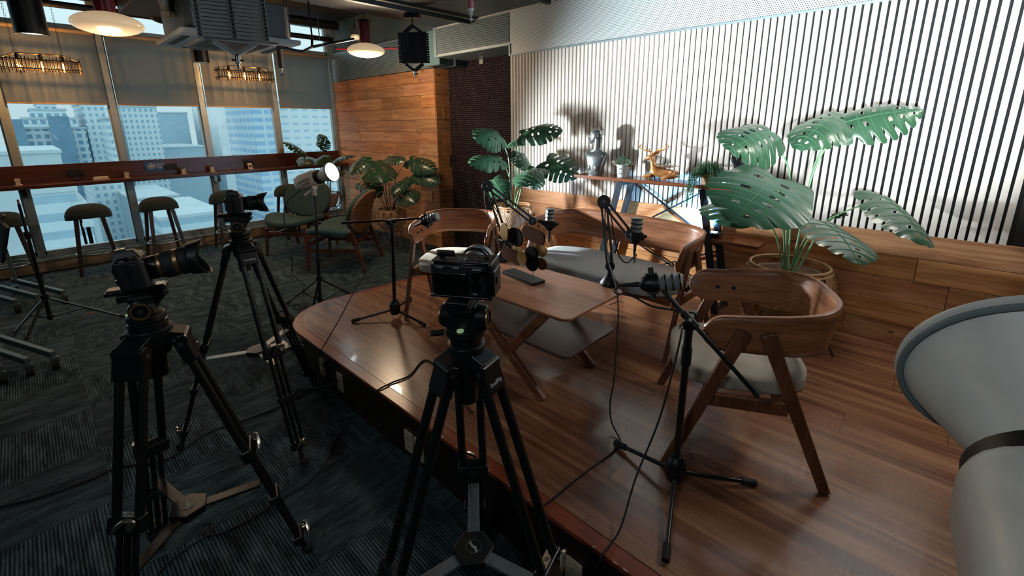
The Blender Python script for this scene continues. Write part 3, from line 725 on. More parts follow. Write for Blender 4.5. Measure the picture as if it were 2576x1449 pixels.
# console table
t = thing('console_table', 'tall narrow wooden console on dark steel A-frame legs against the slatted wall', 'console table', (-1.5, 3.33, ZP))
M_CONS = wood('console_walnut', C8(92, 50, 30), C8(140, 84, 54), 'X', 0.25, 0.8)
M_LEGB = plain('blue_black_steel', C8(34, 44, 54), 0.35, 0.3)
MB().bx(-2.30, -0.85, 3.22, 3.455, 1.195, 1.222).build('tabletop', M_CONS, t, bev=0.002)
MB().bx(-2.06, -0.80, 3.225, 3.45, 0.822, 0.845).build('shelf', M_CONS, t, bev=0.002)
for s_, xt, xb in ((-1, -1.86, -2.06), (1, -1.20, -1.03)):
    for y in (3.235, 3.44): MB().bar((xt, y, 1.195), (xb, y, ZP), 0.045, 0.03, (0, 1, 0)).build('leg', M_LEGB, t, bev=0.002)
    MB().bar((xt, 3.235, 1.18), (xt, 3.44, 1.18), 0.03, 0.03).build('leg_bar', M_LEGB, t)
    MB().bar((xb, 3.235, ZP+0.03), (xb, 3.44, ZP+0.03), 0.03, 0.03).build('leg_bar', M_LEGB, t)
MB().bar((-1.84, 3.452, 1.18), (-1.10, 3.452, 0.72), 0.012, 0.012).bar((-1.22, 3.452, 1.18), (-1.94, 3.452, 0.72), 0.012, 0.012).bar((-1.1, 3.452, 0.72), (-1.90, 3.452, ZP+0.05), 0.012, 0.012).bar((-1.94, 3.452, 0.72), (-1.08, 3.452, ZP+0.05), 0.012, 0.012).build('cross_brace', M_LEGB, t)
t = thing('wall_outlet', 'grey-white outlet box low on the pine wainscot behind the console', 'outlet', PY(1800, 668, 3.47))
MB().box(PY(1800, 668, 3.472), (0.10, 0.02, 0.08)).build('plate', M_GREYP, t, bev=0.004)
t = thing('led_block', 'small black LED block glowing blue on the lower shelf of the console', 'light', (-1.13, 3.30, 0.845))
MB().bx(-1.19, -1.07, 3.27, 3.34, 0.8455, 0.88).build('housing', M_BLACK, t, bev=0.004)
MB().bx(-1.185, -1.10, 3.285, 3.333, 0.88, 0.883).build('lit_face', glow('blue_led_face', (0.2, 0.5, 1.0, 1), 6), t)
# ================================================================== TRIPODS AND CAMERAS
M_CARB = plain('carbon_tube', C8(13, 15, 17), 0.38, spec=0.5, scale=400, vary=0.3)
M_SPRD = plain('spreader_grey', C8(118, 128, 132), 0.30, 0.5)
M_LEVER = plain('satin_nickel_lever', C8(176, 166, 148), 0.28, 0.95)
M_GREEN = glow('level_bubble', (0.45, 0.8, 0.2, 1), 0.15)
def tripod(name, label, c, zb, feet, zh, textat=0, hub_mat=None, s1=0.46, s2=0.90, kb=0.9):
    t = thing(name, label, 'tripod', (c[0], c[1], 0), 0, 'camera tripods on the carpet')
    C3 = V((c[0], c[1], 0))
    MB().lathe([(r0_*kb, z0_) for r0_, z0_ in ((0.035, zb-0.085), (0.052, zb-0.07), (0.058, zb-0.03), (0.066, zb-0.015), (0.066, zb+0.012), (0.055, zb+0.016))], 32, Matrix.Translation(C3)).build('bowl', M_BLACK, t, bev=0.002)
    MB().cyl(C3+V((0, 0, zb-0.15)), C3+V((0, 0, zb-0.08)), 0.026, 20, 0.030).build('bowl_handle', M_BLACK, t)
    MB().lathe([(0.050*kb, zb+0.014), (0.056*kb, zb+0.018), (0.056*kb, zb+0.034), (0.050*kb, zb+0.038)], 32, Matrix.Translation(C3)).build('clamp_ring', M_BMET, t)
    for i, ft in enumerate(feet):
        F = V((ft[0], ft[1], 0.0)); d2 = (F-C3); d2.z = 0; d2.normalize(); tan = V((-d2.y, d2.x, 0))
        top = C3+d2*0.085*kb+V((0, 0, zb-0.045)); ax = (F-top); L = ax.length; ax.normalize(); out = tan.cross(ax)
        if out.dot(d2) < 0: out = -out
        P = lambda s_, k=0.0, o_=0.0: top+ax*(L*s_)+tan*k+out*o_
        sh = MB().bar(C3+d2*0.035*kb+V((0, 0, zb-0.015)), C3+d2*0.095*kb+V((0, 0, zb-0.035)), 0.085*kb, 0.045*kb).bar(P(-0.02), P(0.075*kb), 0.105*kb, 0.040*kb, out)
        sh.cyl(C3+d2*0.088*kb+V((0, 0, zb-0.035))-tan*0.052*kb, C3+d2*0.088*kb+V((0, 0, zb-0.035))+tan*0.052*kb, 0.021*kb, 16)
        sh = sh.build('shoulder', M_BMET, t, bev=0.004)
        for k in (-1, 1): MB().cyl(P(0.0, k*0.054*kb, 0.0), P(0.0, k*0.050*kb, 0.0), 0.008*kb, 12).build('bolt', M_STEEL, sh)
        if i == textat:
            z_ = out; x_ = tan if tan.dot(RT) > 0 else -tan
            Mx = basis(P(0.045*kb, 0, 0.0204*kb+0.0003), x_, z_.cross(x_)); text('SmallRig', 0.020*kb, Mx, M_WHTXT, sh)
        lg = MB()
        for k in (-1, 1): lg.cyl(P(0.03, k*0.040*kb), P(s1, k*0.034), 0.0125, 14)
        lg = lg.build('leg', M_CARB, t); lg['label'] = 'twin tube upper leg stage'
        lo = MB()
        for k in (-0.024, 0, 0.024): lo.cyl(P(s1-0.02, k), P(s2, k), 0.0085, 10)
        lo.build('lower_tubes', M_CARB, lg)
        MB().bar(P(s1-0.02), P(s1+0.03), 0.100, 0.040, out).build('leg_clamp', M_BMET, lg, bev=0.008)
        MB().bar(P(s1+0.21), P(s1+0.235), 0.078, 0.034, out).build('leg_collar', M_BMET, lg, bev=0.005)
        def lever(s_, w_):
            lv = MB(); q = P(s_, w_*0.5, 0.024)
            lv.tube(smooth([q, q+tan*0.012-ax*0.012+out*0.006, q-ax*0.022+out*0.014-tan*0.006, q-ax*0.006+out*0.016-tan*0.030, q+ax*0.012+out*0.010-tan*0.046], 5), [0.0045+0.0025*math.sin(math.pi*k_/20) for k_ in range(21)], 8)
            lv.cyl(q-out*0.004, q+out*0.008, 0.011, 16)
            lv.build('lever', M_LEVER, lg)
        lever(s1, 0.06); lever(s2, 0.04)
        MB().bar(P(s2-0.015), P(s2+0.02), 0.074, 0.036, out).build('leg_clamp', M_BMET, lg, bev=0.006)
        ftm = MB().cyl(P(s2), P(0.965), 0.011, 12); ftm.ball(V((F.x, F.y, 0.020)), 0.020, 14); ftm.build('rubber_foot', M_DARK, lg)
    hub = C3+V((0, 0, zh)); sp = MB(); sh_ = MB()
    pl = []
    for i, ft in enumerate(feet):
        F = V((ft[0], ft[1], 0.0)); d2 = (F-C3); d2.z = 0; d2.normalize(); a = math.atan2(d2.y, d2.x)
        top = C3+d2*0.085*kb+V((0, 0, zb-0.045)); q = (top.z-zh+0.0)/top.z; E_ = top+(F-top)*q
        MB().bar(hub+d2*0.03, E_+V((0, 0, 0.004))-d2*0.02, 0.036, 0.010).build('spreader_arm', hub_mat or M_SPRD, t, bev=0.002)
        pl.append((a, 0.052, 0.030))
    pl.sort(); poly = []
    for a, r_, w_ in pl:
        poly += [(r_*math.cos(a)+w_*math.sin(a), r_*math.sin(a)-w_*math.cos(a)), (r_*math.cos(a)-w_*math.sin(a), r_*math.sin(a)+w_*math.cos(a))]
    hb = MB().prism(poly, -0.012, 0.014, Matrix.Translation(hub)).build('spreader_hub', M_BMET, t, bev=0.003)
    rg = MB().tube([(hub.x+0.022*math.cos(R(a)), hub.y+0.022*math.sin(R(a)), hub.z+0.0145) for a in range(0, 360, 15)], 0.0012, 5, True).build('ring', M_STEEL, hb)
    text('SmallRig', 0.012, basis(hub+V((0, 0, 0.0150)), V((0.9, -0.1, 0)), V((0.1, 0.9, 0))), M_WHTXT, hb)
    return t
def head(t, c, zb, yaw, plate_l=0.17, bronze=M_BRASS):
    """fluid head on the bowl; local x right, y forward"""
    z0 = zb+0.036
    M = Matrix.Translation((c[0], c[1], z0)) @ Matrix.Rotation(yaw, 4, 'Z')
    h = MB().lathe([(0.046, 0), (0.050, 0.004), (0.048, 0.022), (0.040, 0.026)], 28, M)
    h.bx(-0.034, 0.034, -0.030, 0.030, 0.02, 0.085, M).bx(-0.028, 0.028, -0.055, 0.060, 0.072, 0.094, M)
    h.add([M @ V(p) for p in ((-0.02, 0.03, 0.04), (0.02, 0.03, 0.04), (0.02, 0.072, 0.088), (-0.02, 0.072, 0.088), (-0.02, 0.02, 0.06), (0.02, 0.02, 0.06))], [(0, 1, 2, 3), (4, 5, 1, 0), (3, 2, 5, 4), (0, 3, 4), (1, 5, 2)])
    hd = h.build('fluid_head', M_BLACK, t, bev=0.006)
    for s_ in (1, -1):
        MB().cyl(M @ V((s_*0.030, 0, 0.048)), M @ V((s_*0.058, 0, 0.048)), 0.035, 28, 0.030).build('drag_disc', M_BMET, hd, bev=0.003)
        MB().lathe([(0.0195, 0), (0.026, 0), (0.026, 0.004), (0.0195, 0.004), (0.0195, 0)], 30, M @ Matrix.Translation((s_*0.057, 0, 0.048)) @ Matrix.Rotation(R(90)*s_, 4, 'Y'), False).build('bronze_ring', bronze, hd)
        MB().cyl(M @ V((s_*0.057, 0, 0.048)), M @ V((s_*0.0595, 0, 0.048)), 0.007, 14).build('centre_cap', M_STEEL, hd)
    MB().cyl(M @ V((-0.046, -0.03, 0.014)), M @ V((-0.075, -0.045, 0.014)), 0.008, 12).build('locking_knob', M_DARK, hd)
    MB().cyl(M @ V((0.0, -0.040, 0.024)), M @ V((0.0, -0.040, 0.0275)), 0.009, 14).build('level_bubble', M_GREEN, hd)
    MB().bx(-0.027, 0.027, -plate_l*0.55, plate_l*0.45, 0.096, 0.108, M).bx(-0.020, 0.020, -plate_l*0.55+.004, plate_l*0.45-.004, 0.108, 0.112, M).build('slide_plate', M_BMET, hd, bev=0.002)
    return z0+0.112
M_CAM = plain('camera_body_black', C8(20, 22, 24), 0.45, scale=600, vary=0.2, bump=0.2)
M_CAMS = plain('camera_gloss_black', C8(10, 11, 13), 0.15)
M_LENSB = plain('lens_barrel_satin', C8(30, 31, 33), 0.28, 0.3)
M_LENSG = plain('lens_glass', C8(12, 16, 26), 0.04, 0.0, 1.0)
M_GREYM = plain('grey_anodised', C8(104, 112, 118), 0.35, 0.7)
def camera(name, label, c, z, yaw, body, lens, hood='petal', hump=True, grip=True, pitch=0.0, ly=0.0):
    w_, h_, d_ = body
    t = thing(name, label, 'camera', (c[0], c[1], z), 0, 'video cameras on the tripods')
    M = Matrix.Translation((c[0], c[1], z)) @ Matrix.Rotation(yaw, 4, 'Z') @ Matrix.Rotation(pitch, 4, 'X') @ Matrix.Translation((0, ly, 0))
    b = MB().prism(rrect(w_, d_, 0.012, 4), 0.004, h_, M).build('body', M_CAM, t, bev=0.004)
    MB().prism(rrect(w_-0.01, d_-0.01, 0.01, 3), h_, h_+0.004, M).build('top_plate', M_CAMS, b, bev=0.002)
    if hump: MB().add([V(p) for p in ((-0.028, -0.034, h_), (0.028, -0.034, h_), (0.024, 0.032, h_), (-0.024, 0.032, h_), (-0.020, -0.028, h_+0.024), (0.020, -0.028, h_+0.024), (0.014, 0.018, h_+0.022), (-0.014, 0.018, h_+0.022))], [(0, 1, 5, 4), (1, 2, 6, 5), (2, 3, 7, 6), (3, 0, 4, 7), (4, 5, 6, 7)], M).build('viewfinder_hump', M_CAM, b, bev=0.004)
    MB().bx(-0.010, 0.010, -0.024, 0.0, h_+(0.024 if hump else 0.004), h_+(0.029 if hump else 0.010), M).build('hot_shoe', M_STEEL, b)
    if grip:
        MB().prism([(0.5*w_+0.004+0.016*math.cos(R(a)), d_*0.30+0.024*math.sin(R(a))) for a in range(0, 360, 24)], 0.006, h_-0.006, M).build('grip', M_CAM, b, bev=0.004)
    MB().bx(-w_*0.42, w_*0.16, -d_/2-0.010, -d_/2, 0.014, h_-0.016, M).build('screen', M_CAMS, b, bev=0.002)
    for k, (dx, dz, r_) in enumerate(((0.30, 0.70, 0.010), (0.42, 0.80, 0.006), (0.30, 0.40, 0.013))):
        MB().cyl(M @ V((w_*dx, -d_/2, h_*dz)), M @ V((w_*dx, -d_/2-0.004, h_*dz)), r_, 16).build('rear_dial', M_CAMS, b)
    for dx, dy, r_, hh in ((0.40, 0.10, 0.009, 0.008), (0.33, -0.20, 0.007, 0.006), (-0.36, 0.0, 0.009, 0.009), (0.25, 0.15, 0.006, 0.005)):
        MB().cyl(M @ V((w_*dx, d_*dy, h_+0.002)), M @ V((w_*dx, d_*dy, h_+0.003+hh)), r_, 18).build('dial', M_BMET, b, bev=0.001)
    # lens: list of (length, radius, material)
    y = d_/2; zc = h_*0.50
    AX = M @ Matrix.Translation((0, 0, zc)) @ Matrix.Rotation(R(-90), 4, 'X')
    ln = MB().lathe([(0.034, y-0.004), (0.034, y+0.006)], 32, AX).build('lens', M_LENSB, t)
    y += 0.006
    for L_, r_, m_ in lens:
        MB().lathe([(r_-0.002, y), (r_, y+0.002), (r_, y+L_-0.002), (r_-0.002, y+L_)], 36, AX).build('lens_ring', m_, ln); y += L_
    r_ = lens[-1][1]
    MB().lathe([(0.001, y-0.004), (r_*0.72, y-0.002), (r_*0.80, y+0.002)], 30, AX, False).build('front_glass', M_LENSG, ln)
    if hood == 'petal':
        rows = []
        for j in range(7):
            q = j/6; row = []
            for k in range(48):
                a = 2*math.pi*k/48; Lh = 0.024+0.026*abs(math.cos(a))**1.6
                rr = r_+0.003+0.008*q; row.append(AX @ V((rr*math.sin(a), rr*math.cos(a), y-0.012+Lh*q)))
            rows.append(row)
        MB().grid(rows, True).build('lens_hood', M_BLACK, ln, solid=0.002)
    elif hood == 'round': MB().lathe([(r_, y), (r_+0.003, y+0.002), (r_+0.003, y+0.022), (r_, y+0.022), (r_-0.002, y+0.002)], 36, AX, False).build('lens_hood', M_GREYM, ln)
    return t, M
# left foreground tripod
cL = PD(345, 690, 1.35); cL = (cL.x, cL.y); zL = pz_at(cL, 832)
fL = PZ(775, 1388, 0.0); dL = V((fL.x-cL[0], fL.y-cL[1])); aL = math.atan2(dL.y, dL.x); rl = 0.36
feetL = [(fL.x, fL.y)]+[(cL[0]+rl*math.cos(aL+s_*R(120)), cL[1]+rl*math.sin(aL+s_*R(120))) for s_ in (1, -1)]
tr = tripod('camera_tripod', 'black tripod in the left foreground carrying the camera with the long hooded lens', cL, zL, feetL, pz_at(cL, 1278), 1, M_BMET)
yawL = R(-17)
zc = head(tr, cL, zL, yawL, 0.145)
camera('video_camera', 'black camera with a long bronze-banded zoom lens and petal hood, left foreground', cL, zc, yawL, (0.118, 0.090, 0.066),
       [(0.022, 0.036, M_LENSB), (0.012, 0.037, M_BRASS), (0.028, 0.042, M_DARK), (0.014, 0.041, M_BRASS), (0.024, 0.0425, M_DARK), (0.010, 0.044, M_LENSB)], 'petal', True, True, R(7))
# middle tripod
cM = (-2.51, 0.67); zM = 1.085
feetM = [(-2.68, 0.284), (-2.084, 0.678), (-2.77, 1.03)]
tr = tripod('camera_tripod', 'black tripod near the windows, its legs beside the platform corner', cM, zM, feetM, pz_at(cM, 882), 1, kb=0.78, hub_mat=plain('bare_aluminium_bar', C8(165, 170, 170), 0.35, 0.7))
cMc = PD(588, 520, dep((cM[0], cM[1], 1.25))); 
zc = head(tr, cM, zM, R(-22), 0.15)
camera('video_camera', 'small black camera with hooded lens on the middle tripod, in front of a bar stool', cM, zc, R(-22), (0.132, 0.086, 0.064),
       [(0.018, 0.033, M_LENSB), (0.020, 0.037, M_DARK), (0.022, 0.036, M_LENSB), (0.012, 0.038, M_DARK)], 'petal', True, True, 0)
# centre foreground tripod
cC = PD(1167, 700, 1.10); cC = (cC.x, cC.y); zC = pz_at(cC, 872)
vC = V((-cC[0], -cC[1])).normalized(); aC = math.atan2(vC.y, vC.x)
rc = 0.42
feetC = [(cC[0]+rc*math.cos(aC+a), cC[1]+rc*math.sin(aC+a)) for a in (R(54), R(-60), R(178))]
tr = tripod('camera_tripod', 'black tripod in the centre foreground with a grey three-arm spreader', cC, zC, feetC, pz_at(cC, 1385), 0, s1=0.49, kb=0.72)
zc = head(tr, cC, zC, R(31), 0.12)
cm, Mc = camera('video_camera', 'boxy black camera seen from behind on the centre tripod, screen facing us', cC, zc, R(31), (0.142, 0.080, 0.080),
       [(0.018, 0.034, M_LENSB), (0.034, 0.038, M_GREYM), (0.012, 0.041, M_CAMS)], 'round', False, False, R(1))
cage = MB().bx(0.072, 0.080, -0.040, 0.040, -0.002, 0.086, Mc).bx(-0.074, 0.080, -0.036, 0.036, -0.004, 0.002, Mc).bx(-0.070, 0.078, -0.030, 0.034, 0.083, 0.087, Mc)
cage.build('cage', M_BMET, cm, bev=0.002)
MB().bx(0.082, 0.090, -0.050, 0.010, 0.012, 0.074, Mc).build('side_plate', M_BMET, cm, bev=0.003)
MB().cyl(Mc @ V((0.090, -0.022, 0.045)), Mc @ V((0.0925, -0.022, 0.045)), 0.009, 18).build('plate_screw', M_STEEL, cm)
MB().bx(-0.078, -0.035, -0.010, 0.012, 0.092, 0.102, Mc @ Matrix.Rotation(R(10), 4, 'Y') @ Matrix.Rotation(R(28), 4, 'Z')).build('cold_shoe_mount', M_BLACK, cm, bev=0.003)
text('MENU', 0.006, Mc @ Matrix.Translation((-0.005, -0.0404, 0.074)) @ Matrix.Rotation(R(90), 4, 'X'), M_WHTXT, cm)
text('MODE', 0.006, Mc @ Matrix.Translation((-0.045, -0.0404, 0.074)) @ Matrix.Rotation(R(90), 4, 'X'), M_WHTXT, cm)
text('ON/OFF', 0.006, Mc @ Matrix.Translation((0.045, -0.0404, 0.072)) @ Matrix.Rotation(R(90), 4, 'X'), M_WHTXT, cm)
text('Fn2', 0.006, Mc @ Matrix.Translation((0.040, -0.0404, 0.012)) @ Matrix.Rotation(R(90), 4, 'X'), M_WHTXT, cm)

# ================================================================== MICROPHONES
M_GRILL = plain('mic_grille', C8(150, 156, 156), 0.5, 0.6, scale=900, vary=0.5, bump=0.6)
M_MICB = plain('mic_body', C8(24, 26, 28), 0.4, 0.3)
def mic(name, label, p, d, up=(0, 0, 1), r_=0.031):
    """p: mount centre, d: direction the grille points"""
    t = thing(name, label, 'microphone', p, 0, 'podcast microphones')
    M = axisM(p, d, up)
    MB().lathe([(0.010, -0.062), (0.018, -0.060), (0.026, -0.050), (r_*0.96, -0.040), (r_*0.96, 0.0), (r_*0.90, 0.004)], 28, M).build('mic_body', M_MICB, t)
    g = MB().lathe([(r_*0.93, 0.0), (r_*0.95, 0.066), (r_*0.85, 0.078), (r_*0.4, 0.082)], 28, M).build('grille', M_GRILL, t)
    for z in (0.002, 0.026, 0.050, 0.074): MB().lathe([(r_*0.9, z-0.0025), (r_*1.03, z-0.0025), (r_*1.03, z+0.0025), (r_*0.9, z+0.0025)], 28, M, False).build('band', M_MICB, t)
    y_ = MB(); y_.bx(-0.016, 0.016, r_, r_+0.006, -0.040, 0.0, M).bx(-0.016, 0.016, -r_-0.006, -r_, -0.040, 0.0, M).bx(r_, r_+0.008, -r_-0.004, r_+0.004, -0.034, -0.006, M)
    y_.cyl(M @ V((0, r_+0.006, -0.02)), M @ V((0, r_+0.026, -0.02)), 0.010, 16).cyl(M @ V((0, -r_-0.006, -0.02)), M @ V((0, -r_-0.022, -0.02)), 0.010, 16)
    y_.build('swing_mount', M_BLACK, t)
    MB().cyl(M @ V((0, 0, -0.060)), M @ V((0, 0, -0.115)), 0.0095, 14, 0.007).cyl(M @ V((0, 0, -0.115)), M @ V((0, 0, -0.140)), 0.006, 10, 0.004).build('xlr_plug', M_DARK, t)
    return t, M
def boom_stand(name, label, base, feet, ztop, tipf, tipb, clamp):
    t = thing(name, label, 'microphone stand', (base[0], base[1], ZP), 0, 'boom microphone stands on the platform')
    B = V((base[0], base[1], ZP))
    MB().lathe([(0.012, 0.03), (0.030, 0.035), (0.040, 0.07), (0.036, 0.11), (0.022, 0.135), (0.014, 0.14)], 20, Matrix.Translation(B)).build('base_hub', M_BLACK, t)
    for f_ in feet:
        F = V((f_[0], f_[1], ZP+0.012)); d = (F-B-V((0, 0, 0.07))).normalized()
        lg = MB().cyl(B+V((0, 0, 0.07))+d*0.02, F, 0.0085, 12).build('leg', M_BMET, t)
        MB().cyl(F-d*0.055, F, 0.013, 14).build('rubber_foot', M_DARK, lg)
    c_ = V(clamp)
    MB().cyl(B+V((0, 0, 0.13)), V((c_.x, c_.y, c_.z-0.14)), 0.0125, 16).build('lower_pole', M_BMET, t)
    MB().cyl(V((c_.x, c_.y, c_.z-0.17)), V((c_.x, c_.y, c_.z-0.10)), 0.018, 16).cyl(V((c_.x, c_.y, c_.z-0.10)), V((c_.x, c_.y, c_.z-0.01)), 0.014, 16).build('pole_collar', M_BLACK, t)
    a, b = V(tipf), V(tipb); d = (a-b).normalized()
    sd = d.cross(V((0, 0, 1))).normalized()
    k_ = MB().cyl(c_-d*0.035, c_+d*0.035, 0.0145, 16).cyl(c_-sd*0.035, c_+sd*0.05, 0.012, 14).box(c_-V((0, 0, 0.018)), (0.032, 0.032, 0.035)).build('boom_clamp', M_BLACK, t, bev=0.003)
    MB().cyl(c_+sd*0.04, c_+sd*0.056, 0.016, 14).build('clamp_knob', M_BLACK, k_)
    bm_ = MB().cyl(b, a, 0.0078, 14).build('boom_arm', M_BMET, t)
    MB().cyl(b-d*0.004, b+d*0.018, 0.0095, 14).build('end_cap', M_DARK, bm_)
    return t
def cable(label, pts, r_=0.0035, n=8, m=None, nm='cable'):
    t = MB().tube(smooth(pts, n), r_, 7).build(nm, m or M_DARK)
    return tag(t, label, 'cable')
# right boom stand + mic
bR = (-0.55, 1.494)
mp = PD(1652, 712, 1.60); me_ = PD(1905, 995, 1.50)
clR = V((bR[0]-0.005, bR[1], 0)); q_ = (clR.xy-mp.xy).length/((me_.xy-mp.xy).length); clR.z = mp.z+(me_.z-mp.z)*q_
# put the clamp exactly on the boom
clR = mp+(me_-mp)*q_
t = boom_stand('microphone_stand', 'black boom stand standing in front of the right armchair', (clR.x, clR.y), [(-0.833, 1.521), (-0.322, 1.686), (-0.433, 1.151)], 1.0, mp, me_, clR)
dR = (PD(1700, 706, 1.56)-PD(1610, 712, 1.60)).normalized()
mR, MR = mic('microphone', 'black microphone with silver mesh on the right boom stand, beside the tabletop corner', mp+dR*0.004-UP*0.0, dR, UP)
text('RODE', 0.010, MR @ Matrix.Translation((0, 0, -0.062)) @ Matrix.Rotation(R(180), 4, 'X'), M_WHTXT, mR)
tail = MR @ V((0, 0, -0.138))
cable('thin black cable hanging from the right boom microphone to the platform edge', [tail, tail+V((-0.012, 0, -0.03)), PD(1590, 745, 1.60), PD(1640, 770, 1.60), PD(1700, 782, 1.56), clR+V((0.0, -0.03, 0.02)), clR+V((-0.025, -0.02, -0.03)), PD(1712, 850, 1.50), PZ(1660, 1050, 0.62), PZ(1600, 1200, 0.42), PZ(1560, 1330, 0.33), PZ(1515, 1405, 0.305)+V((0, -0.015, 0.004)), V((PZ(1515, 1405, 0.3).x, 1.03, 0.2)), V((PZ(1515, 1405, 0.3).x, 1.0, 0.005)), V((-1.1, 0.85, 0.004))])
# left boom stand + mic
clL = PD(985, 556, 3.09); mL_ = PD(1066, 549, 3.06); bL = PD(862, 561, 3.12)
t = boom_stand('microphone_stand', 'black boom stand at the left corner of the platform', (-2.688, 1.62), [(-2.846, 1.366), (-2.409, 1.677), (-2.91, 1.90)], 1.0, mL_, bL, clL)
dl_ = (PD(1108, 540, 3.0)-PD(1072, 556, 3.06)).normalized()
mic('microphone', 'black microphone with grey grille on the left boom stand, in front of an armchair back', PD(1078, 553, 3.05), dl_, UP)
x_ = PZ(803, 905, 0.3)
cable('black cable drooping from the left boom clamp to the outlet on the platform side', [clL+V((-0.02, -0.02, -0.02)), PD(965, 590, 3.0), PD(935, 660, 2.9), PD(890, 735, 2.8), PD(850, 810, 2.72), PY(806, 885, 1.035), PY(800, 905, 1.03), PY(812, 918, 1.02), PY(808, 905, 1.025), PY(795, 915, 1.03), V((-2.72, 1.02, 0.05)), V((-2.74, 0.98, 0.005)), V((-2.80, 0.9, 0.005))], 0.003)

# desk arms
def desk_arm(name, label, base, joint, elbow, end, nz=ZP+0.5):
    t = thing(name, label, 'microphone arm', base, 0, 'desk microphone arms on the coffee table')
    B = V(base)
    MB().lathe([(0.050, 0.0), (0.052, 0.006), (0.050, 0.016), (0.018, 0.058), (0.014, 0.062)], 12, Matrix.Translation(B)).build('weighted_base', M_BLACK, t)
    J, E_, F = V(joint), V(elbow), V(end)
    MB().cyl(B+V((0, 0, 0.055)), J, 0.012, 14).build('swivel_post', M_BLACK, t)
    s_ = (E_-J).cross(F-E_).normalized()
    def arm(nm, a, b, o1):
        m = MB(); u = (b-a).normalized().cross(s_)
        for k in (-1, 1):
            m.bar(a+u*k*0.014, b+u*k*0.014, 0.022, 0.011, u)
        return m.build(nm, M_BLACK, t, bev=0.002)
    a1 = arm('lower_arm', J, E_, 0); arm('upper_arm', E_, F, 0)
    for nm, p, r_ in (('lower_joint', J, 0.026), ('elbow_joint', E_, 0.036), ('end_joint', F, 0.026)):
        j = MB().cyl(p-s_*0.018, p+s_*0.018, r_, 24).build(nm, M_BLACK, t, bev=0.003)
        MB().cyl(p-s_*0.0205, p+s_*0.0205, 0.006, 12).build('joint_bolt', M_STEEL, j)
    MB().tube(smooth([J+(E_-J)*0.05, J+(E_-J)*0.4+RT*0.02, J+(E_-J)*0.75-RT*0.012, E_-RT*0.02+V((0, 0, 0.02)), E_+(F-E_)*0.3+UP*0.022, E_+(F-E_)*0.8+UP*0.02, F], 6), 0.0032, 6).build('arm_cable', M_DARK, t)
    return t
ba = PZ(1532, 716, 0.80)
e1 = PD(1585, 590, 2.42)
desk_arm('desk_boom', 'black desk arm with a conical base at the right end of the tabletop', ba, ba+V((0, 0, 0.105)), PD(1519, 508, 2.45), e1)
mt, MT1 = mic('microphone', 'upright black microphone with grey grille on the right desk arm', PD(1600, 585, 2.42), V((0.0, 0.05, 1.0)), RT)
tl = MT1 @ V((0, 0, -0.138))
MB().cyl(e1, PD(1596, 590, 2.42), 0.012, 12).build('arm_adapter', M_BLACK, mt)
cable('thin black cable looping below the right desk microphone and down off the table', [tl, tl+V((0.0, 0.0, -0.03)), PD(1600, 640, 2.42), PD(1578, 661, 2.42), PD(1558, 645, 2.42), PD(1546, 600, 2.40), PD(1536, 540, 2.43), PD(1525, 520, 2.44), PD(1522, 560, 2.42), PD(1530, 650, 2.36), PD(1545, 700, 2.25), PD(1552, 735, 2.2), PD(1555, 800, 2.15), PD(1545, 950, 2.05), PZ(1535, 1010, 0.42), PZ(1538, 1060, 0.34), PZ(1560, 1110, 0.304), PZ(1545, 1135, 0.304), PZ(1470, 1190, 0.304), PZ(1390, 1255, 0.304), PZ(1352, 1285, 0.306), V((PZ(1352, 1285, 0.3).x-0.01, 1.03, 0.27)), V((PZ(1352, 1285, 0.3).x-0.03, 1.0, 0.1)), V((PZ(1352, 1285, 0.3).x-0.05, 0.95, 0.004)), V((-1.2, 0.7, 0.004))], 0.0035)
bb = PZ(1264, 655, 0.80)
e2 = PD(1340, 556, 2.86)
desk_arm('desk_boom', 'black desk arm rising at the far left end of the tabletop, behind the disc sculpture', bb, PD(1278, 620, 2.90), PD(1227, 468, 2.90), e2)
mt, MT2 = mic('microphone', 'upright black microphone with pale grille on the left desk arm, in front of the basket', PD(1383, 556, 2.86), V((0.05, 0.0, 1.0)), RT, 0.030)
MB().cyl(e2, PD(1358, 555, 2.86), 0.006, 12).build('arm_adapter', M_CHROME, mt)
MB().bar(PD(1355, 555, 2.86), PD(1380, 565, 2.86), 0.02, 0.024).build('arm_bracket', M_BLACK, mt, bev=0.003)
cable('black cable hanging slackly from the left desk arm elbow down to the table', [PD(1218, 470, 2.92), PD(1222, 520, 2.95), PD(1245, 590, 2.95), PD(1262, 640, 2.93), PZ(1266, 650, 0.805)], 0.003)

